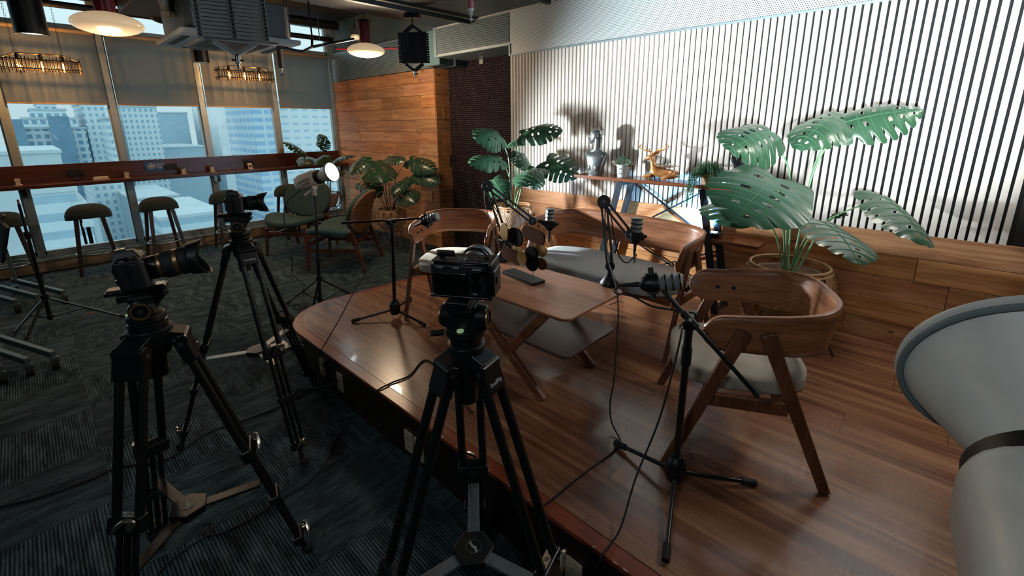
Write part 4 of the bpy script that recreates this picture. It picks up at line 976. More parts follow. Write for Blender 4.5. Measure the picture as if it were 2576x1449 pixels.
# ================================================================== STUDIO LIGHTS
def led_head(label, mouth, d, up, sc_=1.0, disc=True, rm=0.078, rn=0.040, Lc=0.125, Lb=0.22, bw=0.066, rl=0.030):
    t = thing('studio_light', label, 'studio light', mouth, 0, 'white studio lamp heads')
    M = axisM(mouth, d, up)
    s_ = sc_
    MB().lathe([(rn*s_, -Lc*s_), (rm*s_, -0.004*s_), ((rm+0.003)*s_, 0), (rm*s_, 0.003*s_), ((rm-0.004)*s_, 0.0), ((rn-0.004)*s_, -Lc*s_)], 48, M, False).build('reflector', M_WHITE, t)
    MB().tube([M @ V((rm*s_*math.cos(R(a)), rm*s_*math.sin(R(a)), 0)) for a in range(0, 360, 6)], 0.0042*s_, 10, True).build('reflector_rim', M_WHITE, t)
    MB().tube([M @ V(((rm+0.0005)*s_*math.cos(R(a)), (rm+0.0005)*s_*math.sin(R(a)), -0.0085*s_)) for a in range(0, 360, 6)], 0.0030*s_, 8, True).build('rim_groove', M_GREYP, t) if disc != 'far' else None
    MB().lathe([(0.001, -0.022*s_), ((rm-0.010)*s_, -0.022*s_), ((rm-0.008)*s_, -0.010*s_)], 40, M, False).build('diffuser', M_LED, t)
    MB().lathe([(rn*s_, -Lc*s_), ((rn+0.018)*s_, -(Lc+0.002)*s_), ((rn+0.020)*s_, -(Lc+rl-0.002)*s_), (rn*s_, -(Lc+rl+0.004)*s_)], 40, M).build('mount_ring', M_BLACK, t)
    B = Lc+rl
    ch = [(bw*0.99, 0), (bw*0.7, bw*0.75), (0, bw*0.98), (-bw*0.7, bw*0.75), (-bw*0.99, 0), (-bw*0.7, -bw*0.75), (0, -bw*0.98), (bw*0.7, -bw*0.75)]
    pr = [(0.88, 0.0), (1.0, 0.015), (1.0, Lb-0.05), (0.72, Lb)]
    rows = [[M @ V((x_*k*s_, y_*k*s_, -(B+z_)*s_)) for x_, y_ in rrect(2*bw, 2*bw, bw*0.62, 5)] for k, z_ in pr]
    n = len(rows[0]); m = MB().grid(rows, True); m.f += [tuple(range(n)), tuple(len(m.v)-n+i for i in range(n))]
    m.build('lamp_body', M_WHITE, t, bev=0.003)
    MB().tube(smooth([M @ V((0, bw*0.6*s_, -(B+Lb-0.03)*s_)), M @ V((0, bw*0.9*s_, -(B+Lb+0.03)*s_)), M @ V((0, bw*0.1*s_, -(B+Lb+0.035)*s_)), M @ V((0, -bw*0.2*s_, -(B+Lb-0.01)*s_))], 4), 0.006*s_, 8).build('rear_handle', M_BLACK, t)
    return t, M, B
tA, MA, BA = led_head('lit white studio lamp head on the stand by the green chairs', LA_POS, la_dir, UP, 1.08)
# lettering on the side that faces the room
sx = MA.to_3x3() @ V((1, 0, 0)); side = 1 if sx.dot(-FW) > 0 else -1
zax = (MA.to_3x3() @ V((0, 0, 1)))
sdv = (MA.to_3x3() @ V((side, 0, 0)))
cen = MA @ V((side*0.0672*1.08, -0.018, -(BA+0.10)*1.08))
text('LIZEMONS', 0.034, basis(cen, zax, sdv.cross(zax)), M_DKTXT, tA)
cen = MA @ V((side*0.0672*1.08, -0.046, -(BA+0.075)*1.08))
text('LA300R', 0.026, basis(cen, zax, sdv.cross(zax)), M_DKTXT, tA)
yk = MA @ V((0, -0.075, -(BA+0.06)*1.08))
MB().cyl(yk+V((0, 0, 0.01)), yk-V((0, 0, 0.075)), 0.019, 14).cyl(yk, yk-RT*0.085-UP*0.075, 0.009, 10, 0.012).box(yk, (0.05, 0.05, 0.03)).build('tilt_bracket', M_WHITE, tA, bev=0.003)
def light_stand(label, base, top, feet, zc_, m=M_BMET, knobs=(0.45, 0.8), sub=True):
    t = thing('light_stand', label, 'light stand', (base[0], base[1], 0), 0, 'black tripod light stands')
    B = V((base[0], base[1], 0)); T = V(top)
    P = lambda z: B+(T-B)*(z/T.z)
    MB().cyl(P(0.03), P(T.z*0.42), 0.016, 14).cyl(P(T.z*0.42), P(T.z*0.75), 0.013, 14).cyl(P(T.z*0.75), T, 0.010, 14).build('mast', m, t)
    for z in (T.z*0.42, T.z*0.75):
        k_ = MB().cyl(P(z-0.03), P(z+0.03), 0.021, 14).build('mast_collar', M_BLACK, t)
        MB().cyl(P(z)+RT*0.01, P(z)+RT*0.045, 0.008, 10).build('knob', M_DARK, k_)
    MB().cyl(P(zc_-0.02), P(zc_+0.025), 0.026, 14).build('leg_collar', M_BLACK, t)
    MB().cyl(P(0.045), P(0.075), 0.022, 14).build('lower_collar', M_BLACK, t)
    for f_ in feet:
        F = V((f_[0], f_[1], 0.014)); C_ = P(zc_); d = (F-C_)
        lg = MB().bar(C_+d*0.06, F, 0.020, 0.012).build('leg', m, t, bev=0.002)
        MB().bar(P(0.06)+V((d.x, d.y, 0)).normalized()*0.02, C_+d*0.52, 0.014, 0.008).build('leg_brace', m, lg)
        MB().cyl(F-d*0.04, F+d*0.005, 0.012, 10).build('rubber_foot', M_DARK, lg)
    return t
bA = PZ(806, 770, 0.0)
light_stand('black tripod light stand on the carpet carrying the lit white lamp', (bA.x, bA.y), yk-V((0, 0, 0.07)), [PZ(724, 766, 0), PZ(787, 782, 0), (-3.86, 1.99)], 0.26)
cable('thin black power cable dropping from the lit white lamp and curling on the carpet', [MA @ V((0, -0.05, -(BA+0.2)*1.08)), PD(716, 520, 4.2), PD(722, 600, 4.25), PD(735, 660, 4.2), PZ(735, 690, 0.10), PZ(765, 715, 0.01), PZ(758, 735, 0.005), PZ(765, 765, 0.005), PZ(757, 778, 0.005), PZ(736, 774, 0.005), PZ(742, 765, 0.005), PZ(758, 768, 0.005), PZ(762, 790, 0.005), PZ(745, 820, 0.005), PZ(738, 850, 0.005)], 0.0045)
bS = PZ(130, 812, 0.0)
tS = light_stand('bare black stand with an orange mark on one leg, far left beside the rolling tables', (bS.x, bS.y), V((bS.x+0.02, bS.y, 1.05)), [PZ(36, 842, 0), PZ(68, 856, 0), PZ(312, 800, 0)], 0.24)
MB().bar(PD(219, 789.5, dep(PZ(219, 789, 0.06))), PD(236, 786.5, dep(PZ(236, 786, 0.06))), 0.008, 0.010).build('orange_print', plain('orange_ink', C8(190, 96, 40), 0.6), tS)
MB().cyl((bS.x+0.02, bS.y, 1.05), (bS.x+0.02, bS.y, 1.085), 0.007, 12).build('spigot', plain('copper_tip', C8(150, 92, 80), 0.35, 0.8), tS)
tB, MBm, BB = led_head('large white studio lamp head at the right edge of the foreground', LB_RIM, lb_dir, UP, 1.0, rm=0.093, rn=0.044, Lc=0.098, Lb=0.20, bw=0.070, rl=0.020)
for k in (-0.012, 0.012): MB().ball(MBm @ V((-0.0705, k, -(BB+0.05))), 0.004, 10).build('screw_hole', M_DARK, tB)
MB().ball(MBm @ V((-0.066, 0.016, -0.060)), 0.009, 12).build('rivet', M_CHROME, tB)
yb_ = MBm @ V((0, -0.074, -(BB+0.08)))
light_stand('black light stand under the foreground lamp, mostly below the frame', (yb_.x, yb_.y), yb_, [(yb_.x+0.35, yb_.y), (yb_.x+0.05, yb_.y-0.35), (yb_.x+0.10, yb_.y+0.33)], 0.5) if yb_.y < 0.65 else light_stand('black light stand under the foreground lamp, mostly below the frame', (yb_.x, yb_.y), yb_, [(yb_.x+0.35, yb_.y), (yb_.x+0.05, yb_.y-0.40), (yb_.x+0.30, yb_.y+0.25)], 0.5)

# ================================================================== OUTLETS, ADAPTER AND FLOOR CABLES
M_PLATE = plain('ivory_outlet_plastic', C8(190, 176, 150), 0.4)
for k, (px, py, lb) in enumerate(((811, 925, 'ivory outlet on the platform side nearest the rounded corner, cable plugged in'), (855, 962, 'ivory outlet with a black plug, second from the rounded platform corner'), (1028, 1112, 'ivory outlet half hidden by the front tripod leg, left one of the middle pair'), (1053, 1132, 'ivory outlet just right of the front tripod leg on the platform side'), (1442, 1444, 'ivory outlet at the bottom edge, right of the centre tripod'))):
    p = PY(px, py, 1.058)
    t = thing('outlet', lb, 'power outlet', (p.x, 1.062, p.z), 0, 'ivory outlets on the platform side')
    pl = MB().bx(p.x-0.036, p.x+0.036, 1.0555, 1.067, p.z-0.058, p.z+0.058).build('cover_plate', M_PLATE, t, bev=0.004)
    for dz in (-0.022, 0.022): MB().bx(p.x-0.012, p.x+0.012, 1.0535, 1.057, p.z+dz-0.014, p.z+dz+0.014).build('receptacle', M_PLATE, t, bev=0.002)
    for dz in (-0.022, 0.022):
        for dx in (-0.005, 0.005): MB().bx(p.x+dx-0.001, p.x+dx+0.001, 1.0528, 1.0545, p.z+dz-0.005, p.z+dz+0.005).build('slot', M_DARK, pl)
p = PY(855, 962, 1.058)
cable('black plug and cord running from the second platform outlet to the adapter', [V((p.x-0.01, 1.052, p.z+0.01)), V((p.x-0.012, 1.02, p.z+0.005)), PZ(800, 975, 0.06), PZ(762, 975, 0.02), PZ(742, 985, 0.006), PZ(745, 1000, 0.006), PZ(765, 985, 0.006), PZ(790, 960, 0.006), PZ(770, 930, 0.006), PZ(750, 905, 0.006), PZ(760, 880, 0.01)], 0.0045)
q = PZ(748, 868, 0.01)
t = thing('power_adapter', 'grey-white flat power adapter on the carpet behind the middle tripod leg', 'adapter', (q.x, q.y, 0))
MB().box((q.x, q.y, 0.022), (0.17, 0.08, 0.040), ).build('adapter_case', M_GREYP, t, bev=0.004)
q = PZ(705, 868, 0.01)
t = thing('paper_sheet', 'small white card lying on the carpet under the middle tripod', 'paper', (q.x, q.y, 0))
MB().box((q.x, q.y, 0.003), (0.15, 0.11, 0.003)).build('sheet', M_WHITE, t)
cable('long black cable lying across the dark carpet from the left edge to the middle tripod', [PZ(-60, 1290, 0.005), PZ(0, 1275, 0.005), PZ(120, 1245, 0.005), PZ(230, 1205, 0.005), PZ(300, 1175, 0.005), PZ(420, 1155, 0.005), PZ(520, 1090, 0.005), PZ(620, 1055, 0.005), PZ(720, 1015, 0.005), PZ(760, 985, 0.005)], 0.0045)
cable('black cable over the platform edge left of the centre tripod, trailing across the carpet', [V((-1.45, 1.25, 0.306)), PZ(1080, 908, 0.306), PZ(1030, 945, 0.306), PZ(985, 963, 0.306), V((PZ(957, 979, 0.3).x-0.005, 1.032, 0.295)), PY(925, 1010, 1.02), PZ(905, 1045, 0.005), PZ(845, 1105, 0.005), PZ(815, 1170, 0.005), PZ(760, 1225, 0.005), PZ(690, 1265, 0.005), PZ(640, 1300, 0.005), PZ(560, 1340, 0.005), PZ(515, 1345, 0.005), PZ(507, 1325, 0.005), PZ(530, 1318, 0.005), PZ(530, 1340, 0.005), PZ(470, 1380, 0.005), PZ(420, 1420, 0.005), PZ(380, 1470, 0.005)], 0.0045)

# rolling tables at the left edge
M_TBLG = plain('pale_grey_table_frame', C8(78, 92, 94), 0.45, 0.2)
M_TBLD = plain('dark_folded_top', C8(26, 32, 34), 0.6)
spots = [((-5.97, 0.02), 'far', 'outermost of the far row'), ((-6.00, -0.155), 'far', 'second of the far row'), ((-5.97, -0.295), 'far', 'third of the far row'), ((-4.33, -0.115), 'near', 'nearest to the tripods'), ((-4.33, -0.24), 'near', 'second of the near row'), ((-4.32, -0.365), 'near', 'third of the near row')]
dv = V((-0.72, -0.33, 0)); 
def rolling_table():
    t = thing('rolling_table', 'x', 'folding table', (0, 0, 0))
    ft_ = MB().bar((0, 0, 0.105), dv*1.0+V((0, 0, 0.15)), 0.034, 0.045).build('foot_bar', M_TBLG, t, bev=0.006)
    for p in (V((0.01, 0.0, 0)), dv*0.99):
        c_ = MB().cyl(p+V((0.0, -0.020, 0.034)), p+V((0.0, 0.020, 0.034)), 0.034, 20).build('caster', M_DARK, t)
        MB().bx(p.x-0.012, p.x+0.012, p.y-0.024, p.y+0.024, 0.05, 0.085).build('caster_fork', M_TBLG, c_)
    MB().bar(dv*0.93+V((0, 0, 0.14)), dv*0.99+V((0, 0, 0.72)), 0.05, 0.03, (0, 1, 0)).build('column', M_TBLG, t, bev=0.004)
    MB().bar(dv*0.78+V((0, 0, 0.83)), dv*1.15+V((0, 0, 0.55)), 0.022, 0.022).build('top_rail', M_TBLG, t, bev=0.003)
    MB().bar(dv*0.82+V((0, -0.03, 0.80)), dv*1.15+V((0, -0.03, 0.42)), 0.03, 0.30, (0, 0, 1)).build('folded_top', M_TBLD, t, bev=0.004)
    return t
r0 = rolling_table(); r0['group'] = 'nested rolling tables at the left edge'
for i, (s_, row, lb) in enumerate(spots):
    L_ = 'grey metal rolling table foot on a black caster, '+lb
    if i == 0: r0.location = (s_[0], s_[1], 0); r0['label'] = L_
    else: dup(r0, (s_[0], s_[1], 0), 0, L_, 'nested rolling tables at the left edge')
# ================================================================== SCULPTURE ON THE COFFEE TABLE
M_GOLD = plain('matt_gold', C8(160, 124, 70), 0.42, 0.75)
M_RIB = None
def ribbed():
    k = N('ribbed_wood'); o = k.obj(); s_ = k.sep(o); f = k.math('SINE', k.math('MULTIPLY', k.math('ADD', s_[0], k.math('MULTIPLY', s_[2], 0.55)), 900))
    k.set(k.ramp(f, [(0.25, C8(30, 17, 11)), (0.5, C8(112, 70, 42))]), 0.9, 0, 0.05); k.bump(f, 0.2, 0.0005); return k.m
M_RIB = ribbed()
M_INK = plain('matt_black_disc', C8(10, 11, 14), 0.85, spec=0.1)
sc0 = V((-1.627, 1.812, 0.80))
t = thing('disc_sculpture', 'abstract tabletop sculpture of gold, black and ribbed wooden discs on a black slab', 'sculpture', sc0)
MS = Matrix.Translation(sc0) @ Matrix.Rotation(R(-9), 4, 'Z')
MB().bx(-0.138, 0.138, -0.045, 0.045, 0.0005, 0.018, MS).build('slab_base', M_BLACK, t, bev=0.002)
def on_sculpt(px, py, off=0.0):
    n = V((math.sin(R(9)), math.cos(R(9)), 0)); d = pray(px, py); k = ((sc0+n*off)-CAM).dot(n)/d.dot(n); return MS.inverted() @ (CAM+d*k)
def disc(px0, px1, py0, py1, m, off, nm, rot=0.0, pill=True):
    a = on_sculpt(px0, (py0+py1)/2, off); b = on_sculpt(px1, (py0+py1)/2, off); c = on_sculpt((px0+px1)/2, py0, off); d = on_sculpt((px0+px1)/2, py1, off)
    w_ = b.x-a.x; h_ = c.z-d.z; r_ = min(w_, h_)/2*(0.96 if pill else 0.6)
    ctr = V(((a.x+b.x)/2, off, (c.z+d.z)/2))
    Mx = MS @ Matrix.Translation(ctr) @ Matrix.Rotation(R(rot), 4, 'Y') @ Matrix.Rotation(R(90), 4, 'X')
    MB().prism(rrect(w_, h_, r_, 9), -0.006, 0.006, Mx).build(nm, m, t, bev=0.0015)
    return ctr
disc(1260, 1279, 562, 604, M_GOLD, -0.006, 'gold_disc'); disc(1279, 1314, 574, 619, M_INK, 0.006, 'black_disc', pill=True)
disc(1315, 1371, 575, 609, M_RIB, -0.004, 'ribbed_disc', 6); disc(1262, 1312, 627, 659, M_RIB, 0.004, 'ribbed_disc', 5)
disc(1302, 1326, 633, 666, M_GOLD, -0.010, 'gold_disc'); disc(1323, 1352, 620, 682, M_INK, 0.0, 'black_disc'); disc(1348, 1375, 611, 645, M_GOLD, 0.012, 'gold_disc')
disc(1351, 1374, 650, 678, M_RIB, 0.010, 'ribbed_disc'); disc(1290, 1318, 622, 645, M_GOLD, 0.020, 'gold_disc')
rd = MB()
for px, y0, y1 in ((1284, 655, 692), (1341, 680, 712), (1299, 617, 650), (1333, 604, 625), (1340, 604, 622), (1364, 640, 655)):
    a = on_sculpt(px, y0, 0.0); b = on_sculpt(px, y1, 0.0)
    if y1 in (692, 712): b.z = 0.015
    MB().cyl(MS @ a, MS @ V((a.x, 0, b.z)), 0.0016, 8).build('rod', M_BMET, t)

# ================================================================== PLANTS
def leafmat(name, top, under):
    k = N(name); o = k.obj(); nz = k.noise(o, 9, 3); g = k.geo()
    c = k.ramp(nz, [(0.3, tuple(x*0.7 for x in top[:3])+(1,)), (0.7, tuple(x*1.15 for x in top[:3])+(1,))])
    cc = k.mix(g.outputs['Backfacing'], c, under); k.set(cc, 0.30, 0, 0.5, 0.15)
    tl = k.n('BsdfTranslucent'); tl.inputs[0].default_value = tuple(min(1, x*1.4) for x in under[:3])+(1,); mx = k.n('MixShader'); mx.inputs[0].default_value = 0.10
    k.l(k.b.outputs[0], mx.inputs[1]); k.l(tl.outputs[0], mx.inputs[2]); k.l(mx.outputs[0], k.out.inputs[0]); return k.m
M_LEAF = leafmat('monstera_leaf_green', C8(22, 46, 36), C8(50, 86, 62))
M_LEAFD = leafmat('monstera_leaf_dark', C8(18, 38, 32), C8(34, 64, 44))
M_VEIN = plain('leaf_vein_green', C8(76, 118, 88), 0.5)
M_STEMG = plain('stem_green', C8(104, 150, 110), 0.45)
M_STEMD = plain('stem_dark_green', C8(48, 76, 56), 0.5)
def leaf(t, base, tip, nrm, wr=0.80, cup=0.18, droop=0.22, m=None, mv=None, lobes=7, seed=0, twist=0.0):
    r_ = random.Random(seed); base, tip = V(base), V(tip); ax = tip-base; L = ax.length; ax.normalize()
    n = V(nrm); n = (n-ax*n.dot(ax)).normalized(); sd = ax.cross(n)
    W = L*wr/2; K = lobes; NT, NV = 6, 10; mb = MB(); vn = MB()
    def mid(u): return base+ax*(L*u)+n*(L*droop*(u-u*u)*1.6)
    def outl(u): return max(0.0, math.sin(math.pi*min(1.0, 0.10+0.90*u)**0.80))**0.62*(1.0 if u < 0.6 else 1-0.25*((u-0.6)/0.4)**2)
    def pt(u, v, s_, wk=1.0):
        w_ = W*outl(u)*v*wk
        f = (0.20*v*v*L*(0.35+u)*(1-u)*1.3)-L*0.22*v*math.exp(-(u/0.14)**2)
        return mid(u)+ax*f+sd*(s_*w_)+n*(-cup*w_*v*1.25+0.010*L*math.sin(math.pi*2*u*K)*v*v)
    for s_ in (-1, 1):
        v0 = [r_.uniform(0.42, 0.72) if r_.random() < 0.72 else 2.0 for k in range(K+1)]; v0[0] = v0[K] = 2.0
        hole = [r_.random() < 0.6 for k in range(K+1)]
        for k in range(K):
            u0, u1 = k/K, (k+1)/K; vs = []; fs = []
            for i in range(NT+1):
                tt = i/NT
                for j in range(NV+1):
                    v = j/NV; g0 = max(0, (v-v0[k])/(1-v0[k])) if v0[k] < 1 else 0; g1 = max(0, (v-v0[k+1])/(1-v0[k+1])) if v0[k+1] < 1 else 0
                    a, b = u0+(u1-u0)*0.16*g0**0.7, u1-(u1-u0)*0.16*g1**0.7
                    rd_ = 1.0-0.10*((abs(2*tt-1))**4)*(1 if (v0[k] < 1 and tt < .5) or (v0[k+1] < 1 and tt > .5) else 0)*v
                    vs.append(pt(a+(b-a)*tt, v, s_, rd_))
            for i in range(NT):
                for j in range(NV):
                    if j in (2, 3) and ((i == 0 and hole[k] and k > 0) or (i == NT-1 and hole[k+1] and k < K-1)): continue
                    q = i*(NV+1)+j; fc_ = (q, q+NV+1, q+NV+2, q+1); fs.append(fc_ if s_ > 0 else fc_[::-1])
            mb.add(vs, fs)
            uc = (u0+u1)/2
            vn.tube([pt(uc, v, s_)+n*0.0012 for v in (0, 0.2, 0.4, 0.6, 0.8)], [0.0016, 0.0014, 0.0011, 0.0008, 0.0003], 5)
    me = bpy.data.meshes.new('leaf'); inv = WM[t.name].inverted()
    me.from_pydata([tuple(inv @ p) for p in mb.v], [], mb.f); me.update()
    bm = bmesh.new(); bm.from_mesh(me); bmesh.ops.remove_doubles(bm, verts=bm.verts, dist=L*0.0006); bm.to_mesh(me); bm.free()
    me.polygons.foreach_set('use_smooth', [True]*len(me.polygons)); me.materials.append(m or M_LEAF)
    o = bpy.data.objects.new('leaf', me); col.objects.link(o); o.parent = t; WM[o.name] = WM[t.name]
    vn.tube([mid(k/10)+n*0.001 for k in range(11)], [0.0028*(1-k/13) for k in range(11)], 6)
    vn.build('vein', mv or M_VEIN, o)
    return o
M_RAT = plain('rattan_cane', C8(178, 136, 96), 0.5, vary=0.15, scale=60)
M_SOIL = plain('coir_soil', C8(96, 68, 44), 0.95, vary=0.5, scale=120, bump=0.8)
def basket(t, c, zt, r0, rm, zb, m=M_RAT, liner=True, n=12, wire=0.0042):
    c = V((c[0], c[1], 0)); H = zt-zb
    def S(a, q, k=0.0):  # q: 0 top .. 1 bottom
        r_ = (r0+(rm-r0)*math.sin(math.pi*min(1, q*1.05))**0.8 if q < 0.5 else rm-(rm-r0*0.62)*((q-0.476)/0.524)**1.5)+k
        return c+V((r_*math.cos(a), r_*math.sin(a), zt-H*q))
    for q, rr in ((0.0, 1.8), (0.06, 1.2), (0.62, 1.0), (1.0, 1.6)):
        MB().tube([S(2*math.pi*k/40, q) for k in range(40)], wire*rr, 6, True).build('rim', m, t)
    w1 = MB()
    for i in range(n):
        a0_ = 2*math.pi*i/n
        for rk in range(4):
            sp_ = (2*math.pi/n)*(1.10-0.21*rk); dp = 0.60-0.12*rk
            w1.tube([S(a0_+sp_*(u_/12-0.5)*1.0, 0.02+dp*(1-(2*(u_/12)-1)**2)) for u_ in range(13)], wire*0.8, 5)
    for i in range(n*4):
        a0_ = 2*math.pi*i/(n*4); w1.tube([S(a0_, q) for q in (0.60, 0.72, 0.86, 1.0)], wire*0.55, 5)
    o = w1.build('woven_cane', m, t); o['kind'] = 'stuff'
    if liner: MB().lathe([(r0*0.45, zb+0.01), (r0*0.80, zt-H*0.55), (r0*0.88, zt-0.045), (r0*0.86, zt-0.045), (r0*0.78, zt-H*0.55)], 32, Matrix.Translation(c)).build('liner_pot', plain('white_liner', C8(176, 162, 146), 0.6), t)
    MB().lathe([(0.001, zt-0.050), (r0*0.5, zt-0.044), (r0*0.87, zt-0.052)], 28, Matrix.Translation(c), False).build('soil', M_SOIL, t)
def hairpins(t, c, zb, r_, zf, n=3, a0_=0.3, m=M_BMET):
    for i in range(n):
        a = a0_+2*math.pi*i/n; w_ = 0.16
        P_ = lambda an, rr, z: V((c[0]+rr*math.cos(an), c[1]+rr*math.sin(an), z))
        MB().tube([P_(a-w_, r_*0.78, zb), P_(a-w_*0.25, r_*1.12, zf+0.02), P_(a, r_*1.14, zf+0.005), P_(a+w_*0.25, r_*1.12, zf+0.02), P_(a+w_, r_*0.78, zb)], 0.0042, 6).build('hairpin_leg', m, t)
    MB().tube([(c[0]+r_*0.8*math.cos(R(k)), c[1]+r_*0.8*math.sin(R(k)), zb) for k in range(0, 360, 15)], 0.0042, 6, True).build('stand_ring', m, t)
def stem(t, c, z0, base, side=0.5, m=None, r_=0.0062):
    b = V(base); s0 = V((c[0]+(b.x-c[0])*0.10, c[1]+(b.y-c[1])*0.10, z0))
    mid = s0+(b-s0)*0.55; mid.z = s0.z+(b.z-s0.z)*(0.5+0.22*side); mid.x = s0.x+(b.x-s0.x)*(0.5-0.22*side); mid.y = s0.y+(b.y-s0.y)*(0.5-0.22*side)
    MB().tube(smooth([s0, s0+(mid-s0)*0.5+V((0, 0, 0.01)), mid, b], 6), [r_*(1-0.4*k/18) for k in range(19)], 7).build('stem', m or M_STEMG, t)
def plant(label, c, zt, r0, rm, zb, zf, leaves, dark=False, **kw):
    t = thing('potted_monstera', label, 'potted plant', (c[0], c[1], zf), 0, 'monstera plants in basket planters')
    basket(t, c, zt, r0, rm, zb, **kw); hairpins(t, c, zb, rm, zf)
    for i, L_ in enumerate(leaves):
        (bx_, by_, bd), (tx_, ty_, td), nr, o = L_
        b = PD(bx_, by_, bd); e = PD(tx_, ty_, td)
        nv = RT*nr[0]+UP*nr[1]-FW*nr[2]
        leaf(t, b, e, nv, seed=i*7+int(c[0]*10), m=M_LEAFD if dark else M_LEAF, mv=M_STEMD if dark else None, **{k: v for k, v in o.items() if k != 'side'})
        stem(t, c, zt-0.05, b, o.get('side', 0.5), M_STEMD if dark else None)
    return t
# big right-hand plant; depths are distances along the view axis
cRp = (-0.56, 2.97); dR0 = dep((cRp[0], cRp[1], 1.3))
plant('large monstera in a rattan basket at the right, in front of the slatted wall', cRp, 0.835, 0.205, 0.25, 0.50, ZP, [
    ((1952, 448, dR0-0.28), (1842, 560, dR0-0.50), (-0.20, 0.55, 0.75), dict(wr=1.05, cup=0.10, droop=0.16, side=0.2)),
    ((1915, 500, dR0-0.10), (1835, 570, dR0-0.32), (-0.3, 0.75, 0.5), dict(wr=1.25, cup=0.16, side=0.2)),
    ((1938, 330, dR0-0.05), (1834, 378, dR0-0.18), (-0.1, 0.50, 0.9), dict(wr=0.98, cup=0.38, droop=0.10, side=1.0)),
    ((2115, 288, dR0-0.05), (2003, 375, dR0-0.18), (-0.35, 0.65, 0.7), dict(wr=0.66, cup=0.35, side=0.9)),
    ((2112, 312, dR0-0.1), (2325, 276, dR0-0.25), (0.0, 0.55, 0.85), dict(wr=0.80, cup=0.40, droop=0.16, side=0.9)),
    ((2225, 495, dR0+0.0), (2332, 618, dR0-0.30), (0.25, 0.35, 0.95), dict(wr=0.98, cup=0.28, droop=0.12, side=0.9)),
    ((2060, 555, dR0-0.20), (2160, 665, dR0-0.50), (0.15, 0.30, 0.95), dict(wr=1.05, cup=0.12, droop=0.20, side=0.4)),
    ((1990, 480, dR0+0.25), (1925, 555, dR0+0.20), (-0.2, 0.4, 0.8), dict(wr=0.8, cup=0.2, side=0.3)),
    ((2100, 545, dR0+0.15), (2128, 535, dR0+0.05), (0.1, 0.9, 0.3), dict(wr=0.8, cup=0.2, side=0.6)),
])
# plant in front of the purple panel
cMp = (-2.88, 3.07); d0 = dep((cMp[0], cMp[1], 1.3))
plant('bright green monstera in a pale rattan basket between the purple panel and the console', cMp, 0.905, 0.172, 0.215, 0.60, ZP, [
    ((1256, 340, d0-0.05), (1194, 352, d0-0.22), (0.0, 0.4, 0.9), dict(wr=1.15, cup=0.3, side=1.0)),
    ((1262, 402, d0-0.05), (1178, 412, d0-0.22), (-0.1, 0.5, 0.85), dict(wr=0.70, cup=0.35, side=0.9)),
    ((1312, 338, d0-0.1), (1416, 328, d0-0.22), (0.1, 0.5, 0.85), dict(wr=0.70, cup=0.35, side=0.9)),
    ((1310, 350, d0+0.1), (1275, 372, d0+0.05), (-0.2, 0.8, 0.5), dict(wr=0.9, cup=0.3, side=0.5)),
    ((1308, 385, d0+0.05), (1318, 430, d0-0.05), (0.5, 0.3, 0.8), dict(wr=1.0, cup=0.25, side=0.2)),
    ((1374, 405, d0-0.0), (1452, 448, d0-0.15), (0.1, 0.35, 0.95), dict(wr=0.95, cup=0.15, side=0.9)),
    ((1352, 425, d0-0.1), (1302, 470, d0-0.30), (-0.1, 0.8, 0.5), dict(wr=0.85, cup=0.25, side=0.6)),
    ((1350, 425, d0-0.05), (1345, 478, d0-0.15), (0.3, 0.3, 0.9), dict(wr=0.85, cup=0.2, side=0.6)),
    ((1240, 452, d0+0.0), (1272, 498, d0-0.15), (-0.2, 0.5, 0.8), dict(wr=0.9, cup=0.2, side=0.5)),
    ((1310, 460, d0+0.0), (1330, 440, d0-0.1), (0.2, 0.9, 0.3), dict(wr=0.8, cup=0.2, side=0.2)),
])
# plant by the pine wall
cWp = (-5.20, 3.18); d0 = dep((cWp[0], cWp[1], 0.9))
plant('dark-leaved monstera in a rattan basket on wire legs before the pine plank wall', cWp, 0.57, 0.165, 0.205, 0.30, 0.0, [
    ((918, 396, d0), (882, 440, d0-0.15), (-0.3, 0.4, 0.9), dict(wr=0.75, cup=0.35, side=0.9)),
    ((945, 405, d0), (962, 460, d0-0.3), (0.2, 0.6, 0.7), dict(wr=1.0, cup=0.35, side=0.8)),
    ((975, 397, d0), (1020, 405, d0-0.1), (0.0, 0.6, 0.7), dict(wr=0.75, cup=0.35, side=0.3)),
    ((1030, 402, d0), (1096, 430, d0-0.15), (0.1, 0.4, 0.9), dict(wr=0.66, cup=0.4, side=0.9)),
    ((1042, 438, d0), (1107, 460, d0-0.15), (0.1, 0.4, 0.9), dict(wr=0.66, cup=0.3, side=0.8)),
    ((1028, 450, d0), (985, 490, d0-0.2), (0.1, 0.7, 0.6), dict(wr=0.6, cup=0.3, side=0.5)),
    ((1008, 478, d0), (1046, 512, d0-0.15), (0.2, 0.4, 0.9), dict(wr=1.05, cup=0.3, side=0.5)),
    ((908, 455, d0), (960, 494, d0-0.15), (-0.1, 0.4, 0.9), dict(wr=0.7, cup=0.3, side=0.6)),
], dark=True)
